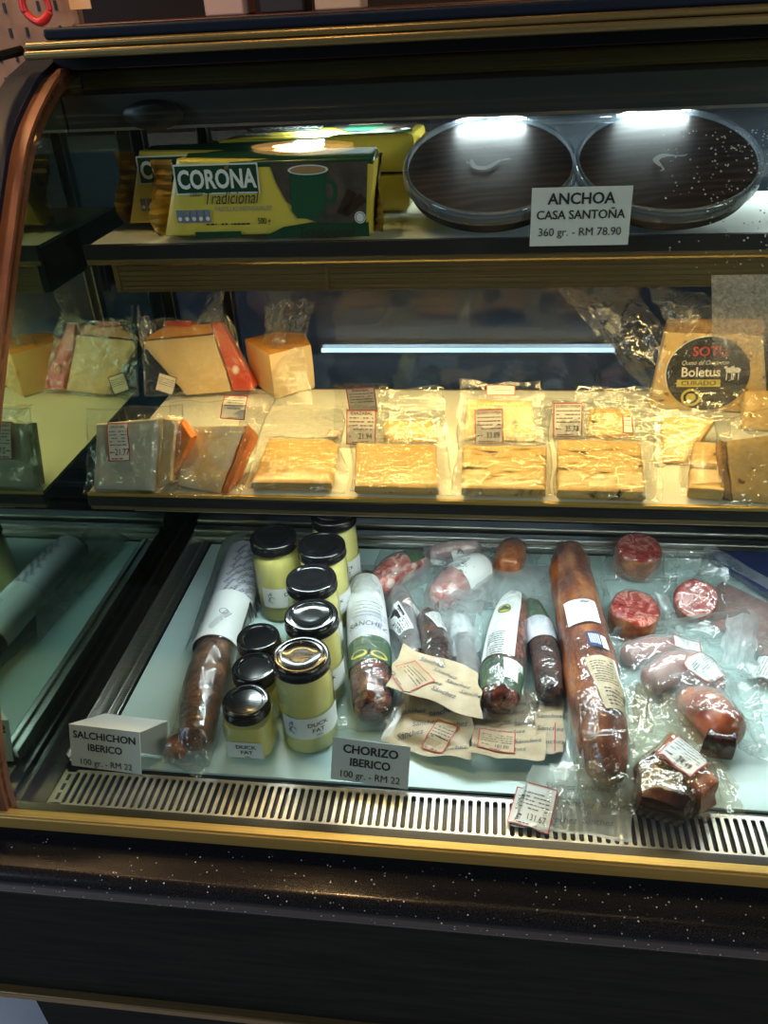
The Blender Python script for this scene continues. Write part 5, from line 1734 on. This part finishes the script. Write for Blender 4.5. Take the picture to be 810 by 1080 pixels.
path = [(-0.0062, -0.0109, 0.02), (-0.002, 0.0125, 0.0215), (-0.0004, 0.0293, 0.018)]
sausage_pack('short brown cured piece in loose film at the back, left of the long loin', ((0.5056, 0.4581, -0.0104), 0, 0), path, M['coppaside'],
             dict(corners=[(-0.0428, -0.0206), (0.0342, -0.016), (0.0455, 0.0645), (-0.0332, 0.0653)], mat='film', crinkle=0.0008, seed=55, relax=10, wr=0.004), name='cured_meat_pack', cat='meat pack')

path = [(-0.0329, 0.0194, 0.011), (-0.0056, 0.0306, 0.012), (0.0262, 0.0372, 0.011)]
t, B, su, b, ws = sausage_pack('frosted pack with white cards by the rear rail, behind the marbled chorizo', ((0.4241, 0.4627, -0.0104), 0, 0), path, M['pinkmeat'],
                               dict(corners=[(-0.0514, -0.0122), (0.0462, 0.012), (0.0569, 0.0587), (-0.0487, 0.0582)], mat='frost', seed=57, relax=8, wr=0.003), name='cured_meat_pack', cat='meat pack')
m = MB()
F = Face(m, [(0.0048, 0.0149)][0], -14, su)
F.poly([(-0.020, 0.012), (-0.004, -0.012), (0.018, 0.002), (0.016, 0.010)][::-1], 0.0016, 0)
F.ring(0.003, 0.001, 0.006, 0.006, 0.0007, 0.002, 1, 16)
F = Face(m, [(-0.0246, 0.0013)][0], 4, su)
F.rect(-0.011, 0.011, -0.005, 0.004, 0.0014, 0)
rnd = random.Random(2)
F.small_print(-0.009, 0.009, -0.004, 0.003, 3, 0.0018, 1, rnd)
m.build('white_cards', [M['paper'], M['ink']], t, smooth=False)

# ---- long cured loin

path = [(0.0, 0.0183, 0.019), (-0.0014, 0.0511, 0.0265), (-0.0033, 0.1134, 0.0295), (-0.0074, 0.2005, 0.0305), (-0.0122, 0.303, 0.029), (-0.0144, 0.3602, 0.0275), (-0.0138, 0.3874, 0.024)]
b1 = tube(path, amp=0.0035, nscale=38, n=28, seed=3)
b2 = tube([(0.0035, 0.0087, 0.008), (0.0015, 0.0256, 0.014), (-0.0009, 0.0404, 0.016)], amp=0.004, nscale=90, n=16, seed=5)
t, B, su = pack('cured_loin', 'long brown cured loin in film, lying front to back across the deck', 'cured meat', ((0.5975, 0.0749, -0.0104), 0, 0),
                [('loin', b1, M['lomo']), ('tied_end', b2, M['redside'])],
                dict(corners=[(-0.0348, -0.0076), (0.0386, -0.006), (0.0369, 0.4523), (-0.0378, 0.4533)], mat='film', crinkle=0.0008, seed=61, relax=5, nx=46, ny=110, wr=0.0022))
m = MB()
F = Face(m, [(-0.0126, 0.2242)][0], 4, su)
F.rect(-0.018, 0.020, -0.022, 0.023, 0.0014, 0)
rnd = random.Random(31)
F.small_print(0.0, 0.016, 0.014, 0.020, 2, 0.0018, 1, rnd)
F.small_print(-0.012, 0.014, -0.016, 0.008, 6, 0.0018, 2, rnd, 0.15)
m.build('white_sticker', [M['white'], M['ink'], M['pinkpaper']], t, smooth=False)
m = MB()
F = Face(m, [(0.0082, 0.1078)][0], 12, su)
F.rect(-0.017, 0.016, -0.040, 0.036, 0.0014, 0)
rnd = random.Random(37)
F.small_print(-0.014, 0.013, -0.004, 0.030, 9, 0.0018, 1, rnd, 0.3)
F.small_print(-0.010, 0.010, -0.036, -0.010, 5, 0.0018, 1, rnd, 0.3)
F.rect(0.016, 0.019, -0.040, 0.036, 0.0013, 2)
m.build('tan_sticker', [M['tan'], M['ink'], M['paper']], t, smooth=False)
m = MB()
F = Face(m, [(0.002, 0.1716)][0], 8, su)
F.rect(-0.013, 0.004, -0.012, 0.012, 0.0014, 0)
F.rect(0.004, 0.011, -0.012, 0.008, 0.0014, 1)
for k in range(6):
    F.rect(-0.010 + k * 0.0022, -0.009 + k * 0.0022, -0.008, 0.008, 0.0018, 1, 1, 1)
m.build('navy_sticker', [M['navy'], M['paper']], t, smooth=False)
film_sheet(t, [(-0.0298, 0.0382, 0.004), (-0.0226, 0.0091, 0.03), (-0.0252, 0.3166, 0.052), (-0.0357, 0.3902, 0.004)], seed=41, mat='frost', wr=0.001, name='film_edge', bulge=0.001, nx=8, ny=30)

# ---- three cut marbled pieces

def cut_piece(label, fr, c, R, H, bagc, seed):
    t = thing('cut_meat', label, 'meat pack', fr, 'cut pieces of marbled meat')
    side = MB()
    side.lathe([(R * 0.86, 0), (R * 0.98, 0.004), (R, H * 0.5), (R * 0.985, H - 0.003), (R * 0.95, H)], 40, c=(c[0], c[1], 0), cap=False)
    for v in side.v:
        d = Vector((v.x - c[0], v.y - c[1], 0)).normalized()
        v += d * 0.003 * noise.noise(Vector((v.x * 40 + seed, v.y * 40, v.z * 30))) + Vector((0, 0, 0.002 * noise.noise(Vector((v.x * 50, v.y * 50, seed)))))
        v.z = max(v.z, 0)
    top = MB()
    top.lathe([(R * 0.965, H - 0.001), (R * 0.90, H + 0.0015), (R * 0.6, H + 0.002), (R * 0.3, H + 0.001), (0.001, H + 0.0015)], 40, c=(c[0], c[1], 0))
    for v in top.v:
        d = Vector((v.x - c[0], v.y - c[1], 0))
        if d.length > 0.001:
            v += d.normalized() * 0.003 * noise.noise(Vector((v.x * 40 + seed, v.y * 40, H * 30))) * d.length / R
    side.build('fat_rim', M['coppaside'], t)
    top.build('cut_face', M['coppa'], t)
    B = Bag(t, bagc, [side, top], mat='film', seed=seed, relax=10, nx=44, ny=44, wr=0.003, crinkle=0.0008)
    return t, B

t, B = cut_piece('marbled meat round at the back by the rear rail, white paper peeling at its foot', ((0.6811, 0.4504, -0.0104), 0, 8), [(-0.0026, 0.0229)][0], .031, .040, [(-0.05, -0.01), (0.0472, -0.0087), (0.0631, 0.0612), (-0.0384, 0.0606)], 63)
film_sheet(t, [(-0.0375, 0.0107, 0.01), (-0.0092, -0.0082, 0.004), (-0.0148, 0.0052, 0.02), (-0.0333, 0.0328, 0.026)], seed=43, mat='frost', wr=0.002, name='peeled_paper', nx=10, ny=10)
film_sheet(t, [(-0.0085, -0.0034, 0.003), (0.0323, -0.0007, 0.006), (0.0347, 0.0271, 0.016), (0.0017, 0.0085, 0.014)], seed=44, mat='frost', wr=0.003, name='peeled_paper', nx=10, ny=10)

t, B = cut_piece('marbled meat round in front of the other two, partly under the big clear bag', ((0.6573, 0.3285, -0.0104), 0, 8), [(-0.0003, 0.0173)][0], .031, .036, [(-0.0503, -0.0093), (0.0625, -0.0026), (0.0724, 0.1062), (-0.0285, 0.1048)], 65)
film_sheet(t, [(0.0393, 0.018, 0.004), (0.0633, 0.0065, 0.004), (0.0442, 0.047, 0.03), (0.0268, 0.0471, 0.036)], seed=46, mat='frost', wr=0.001, name='film_edge', nx=8, ny=8)

t, B = cut_piece('marbled meat round tipped up to show its cut face, at the right', ((0.7375, 0.3714, -0.0104), -14, 34), [(-0.0003, 0.0174)][0], .028, .030, [(-0.0331, -0.0174), (0.04, -0.0047), (0.037, 0.0825), (-0.0475, 0.0834)], 67)
film_sheet(t, [(-0.026, 0.0543, 0.028), (0.0119, 0.0508, 0.028), (-0.004, 0.0752, 0.04), (-0.032, 0.0779, 0.034)], seed=48, mat='film', wr=0.003, name='bag_tail')

# ---- wide lavender bag and dark blue pack behind, far right

slab = prism([(-0.0608, 0.0223), (0.0475, -0.0297), (0.0497, 0.0706), (-0.0244, 0.101)], 0, 0.010, inset=0.004, amp=0.002)
pack('cured_meat_pack', 'wide clear bag of sliced pink meat at the far right, behind the big bag', 'meat pack', ((0.7779, 0.3403, -0.0104), -20, 0), [('meat_slices', slab, M['pinkmeat'])],
     dict(corners=[(-0.079, -0.0146), (0.0807, -0.0567), (0.0902, 0.1464), (-0.048, 0.1907)], mat='cloudy', crinkle=0.0008, seed=69, relax=8, wr=0.005))

slab = prism([(-0.0366, -0.0019), (0.1, -0.0847), (0.1218, 0.0169), (0.0008, 0.0855)], 0, 0.014, inset=0.004)
t = thing('blue_pack', 'dark blue flat pack in the back right corner of the deck', 'meat pack', ((0.817, 0.4852, -0.0104), -24, 0))
slab.build('blue_sleeve', M['navy'], t)
film_sheet(t, [(-0.0471, -0.0026, 0.016), (0.0868, -0.0728, 0.016), (0.0908, -0.0588, 0.02), (-0.0447, 0.0189, 0.02)], seed=50, mat='frost', wr=0.001, name='sealed_edge', bulge=0.001, nx=24, ny=5)

slab = prism([(-0.0168, -0.0316), (0.043, -0.0412), (0.068, 0.0337), (0.0108, 0.051)], 0, 0.012, inset=0.003, amp=0.001)
pack('cured_meat_pack', 'pack with a grey sticker at the right edge, beside the big clear bag', 'meat pack', ((0.804, 0.2814, -0.0104), 0, 0), [('meat_slices', slab, M['pinkmeat'])],
     dict(corners=[(-0.0365, -0.0869), (0.0491, -0.0942), (0.1074, 0.0862), (0.0113, 0.0893)], mat='film', crinkle=0.0008, seed=70, relax=8, wr=0.003),
     [dict(c=[(-0.0011, -0.0173)][0], ang=60, w=0.040, h=0.036, seed=40, rows=5, frame='greyink')])

# ---- big clear bag

p1 = tube([(-0.0343, 0.0845, 0.017), (-0.0084, 0.099, 0.022), (0.0163, 0.0945, 0.021), (0.0302, 0.0799, 0.016)], amp=0.002, nscale=50)
p2 = tube([(0.0016, 0.0518, 0.018), (0.016, 0.0327, 0.023), (0.0267, 0.0088, 0.023)], amp=0.002, nscale=50)
p3 = prism([(-0.0014, -0.0151), (0.0321, -0.0176), (0.0495, 0.0237), (0.0221, 0.0328)], 0, 0.034, inset=0.006, amp=0.002)
p4 = tube([(-0.0559, 0.1297, 0.014), (-0.0251, 0.1421, 0.015), (0.0004, 0.1473, 0.012)], amp=0.002)
t, B, su = pack('cured_meat_pack', 'big wrinkled clear bag of several meats with a grey sticker, right of the loin', 'meat pack', ((0.7003, 0.1481, -0.0104), 0, 0),
                [('pale_piece', p1, M['pinkmeat']), ('red_piece', p2, M['redside']), ('dark_piece', p3, M['darkmeat']), ('small_piece', p4, M['pinkmeat'])],
                dict(corners=[(-0.0762, 0.0573), (0.0654, -0.0154), (0.1253, 0.2446), (-0.0762, 0.1782)], mat='cloudy', crinkle=0.0008, seed=71, relax=26, nx=64, ny=64, wr=0.004),
                [dict(c=[(0.0187, 0.0836)][0], ang=40, w=0.034, h=0.036, seed=41, rows=6, paper='silver', frame='redside'),
                 dict(c=[(0.0145, 0.1496)][0], ang=-2, w=0.036, h=0.026, seed=42, rows=5)])
film_sheet(t, [(-0.0723, 0.1738, 0.004), (0.1107, 0.2271, 0.004), (0.0957, 0.2133, 0.03), (-0.0703, 0.1701, 0.026)], seed=52, mat='frost', wr=0.002, name='bag_mouth', nx=26, ny=8, bulge=0.002)
film_sheet(t, [(0.034, 0.0932, 0.04), (0.0763, 0.0988, 0.02), (0.1133, 0.2089, 0.016), (0.0614, 0.1801, 0.04)], seed=53, mat='frost', wr=0.005, name='frosted_fold')

# ---- bag at the front right

b1 = prism([(-0.0399, -0.0138), (0.0015, -0.02), (0.019, 0.0181), (0.0023, 0.0409), (-0.0269, 0.0521), (-0.0455, 0.0302)], 0, 0.038, inset=0.010, amp=0.003)
b2 = prism([(-0.0275, 0.0432), (0.0172, -0.0019), (0.0341, 0.0181), (0.0169, 0.0557), (-0.012, 0.0754)], 0, 0.042, inset=0.008, amp=0.003)
t, B, su = pack('cured_meat_pack', 'clear bag with a dark cured piece and 24.49 sticker, front right above the grille', 'meat pack', ((0.6646, 0.0577, -0.0104), -8, 0),
                [('dark_cut', b1, M['darkmeat']), ('red_side', b2, M['redside'])],
                dict(corners=[(-0.0481, -0.0064), (0.0628, 0.0032), (0.0144, 0.2028), (-0.0527, 0.1657)], mat='amberfilm', crinkle=0.0008, seed=73, relax=24, nx=60, ny=60, wr=0.004),
                [dict(c=[(0.0023, 0.0401)][0], ang=-38, w=0.040, h=0.040, price='24.49', seed=43, rows=5)])
film_sheet(t, [(-0.0132, 0.1414, 0.02), (0.0494, 0.0215, 0.016), (0.0589, 0.0412, 0.012), (-0.0177, 0.1831, 0.012)], seed=55, mat='amberfilm', wr=0.001, name='film_edge', nx=6, ny=24, bulge=0.002)
film_sheet(t, [(-0.0457, 0.0908, 0.02), (-0.0254, 0.0722, 0.03), (-0.0235, 0.1523, 0.022), (-0.0416, 0.1609, 0.016)], seed=56, mat='amberfilm', wr=0.006, name='twisted_film')

# ---- printed pouch draped over the grille

t = thing('printed_pouch', 'clear pouch with printed lettering and a 131.67 sticker lying over the air grille', 'meat pack', ((0.5589, 0.015, -0.0104), 0, 0))
B = printed(t, [(-0.0617, 0.0157, 0.002), (0.0524, 0.0074, 0.002), (0.0717, 0.0838, 0.018), (-0.0362, 0.0816, 0.016)], 21, -3, nm='printed_film', mat='pouch', step=0.028)
price_label(t, [(-0.0374, 0.037)][0], -14, 0.042, 0.046, B.on, seed=45, price='131.67', rows=5)
film_sheet(t, [(-0.0285, 0.0177, 0.006), (-0.0031, 0.0134, 0.006), (0.0151, 0.0772, 0.026), (-0.019, 0.0803, 0.022)], seed=57, mat='film', wr=0.003, name='clear_end')
film_sheet(t, [(0.0094, 0.0343, 0.006), (0.0645, 0.0346, 0.006), (0.0728, 0.0844, 0.026), (0.0051, 0.0793, 0.034)], seed=58, mat='amberfilm', wr=0.004, name='clear_fold')

# ------------------------------------------------------------------ keep everything on its shelf
bpy.context.view_layer.update()
done = set()
for o in COL.objects:
    if o.parent or not o.get('category') or o.name.split('.')[0] not in ('cheese_wedge', 'cheese_block', 'salchichon', 'chorizo_pack', 'cured_meat_pack', 'backing_pack', 'cured_loin', 'cut_meat', 'blue_pack', 'printed_pouch', 'price_card'):
        continue
    zmin = o.location.z
    for c in o.children_recursive:
        if c.type != 'MESH':
            continue
        mw = c.matrix_world
        iv = mw.inverted()
        for v in c.data.vertices:
            w = mw @ v.co
            if w.z < zmin or w.x < -0.011 or (zmin < 0 and w.y > 0.5105):
                w.z = max(w.z, zmin)
                w.x = max(w.x, -0.011)
                if zmin < 0:
                    w.y = min(w.y, 0.5105)
                v.co = iv @ w
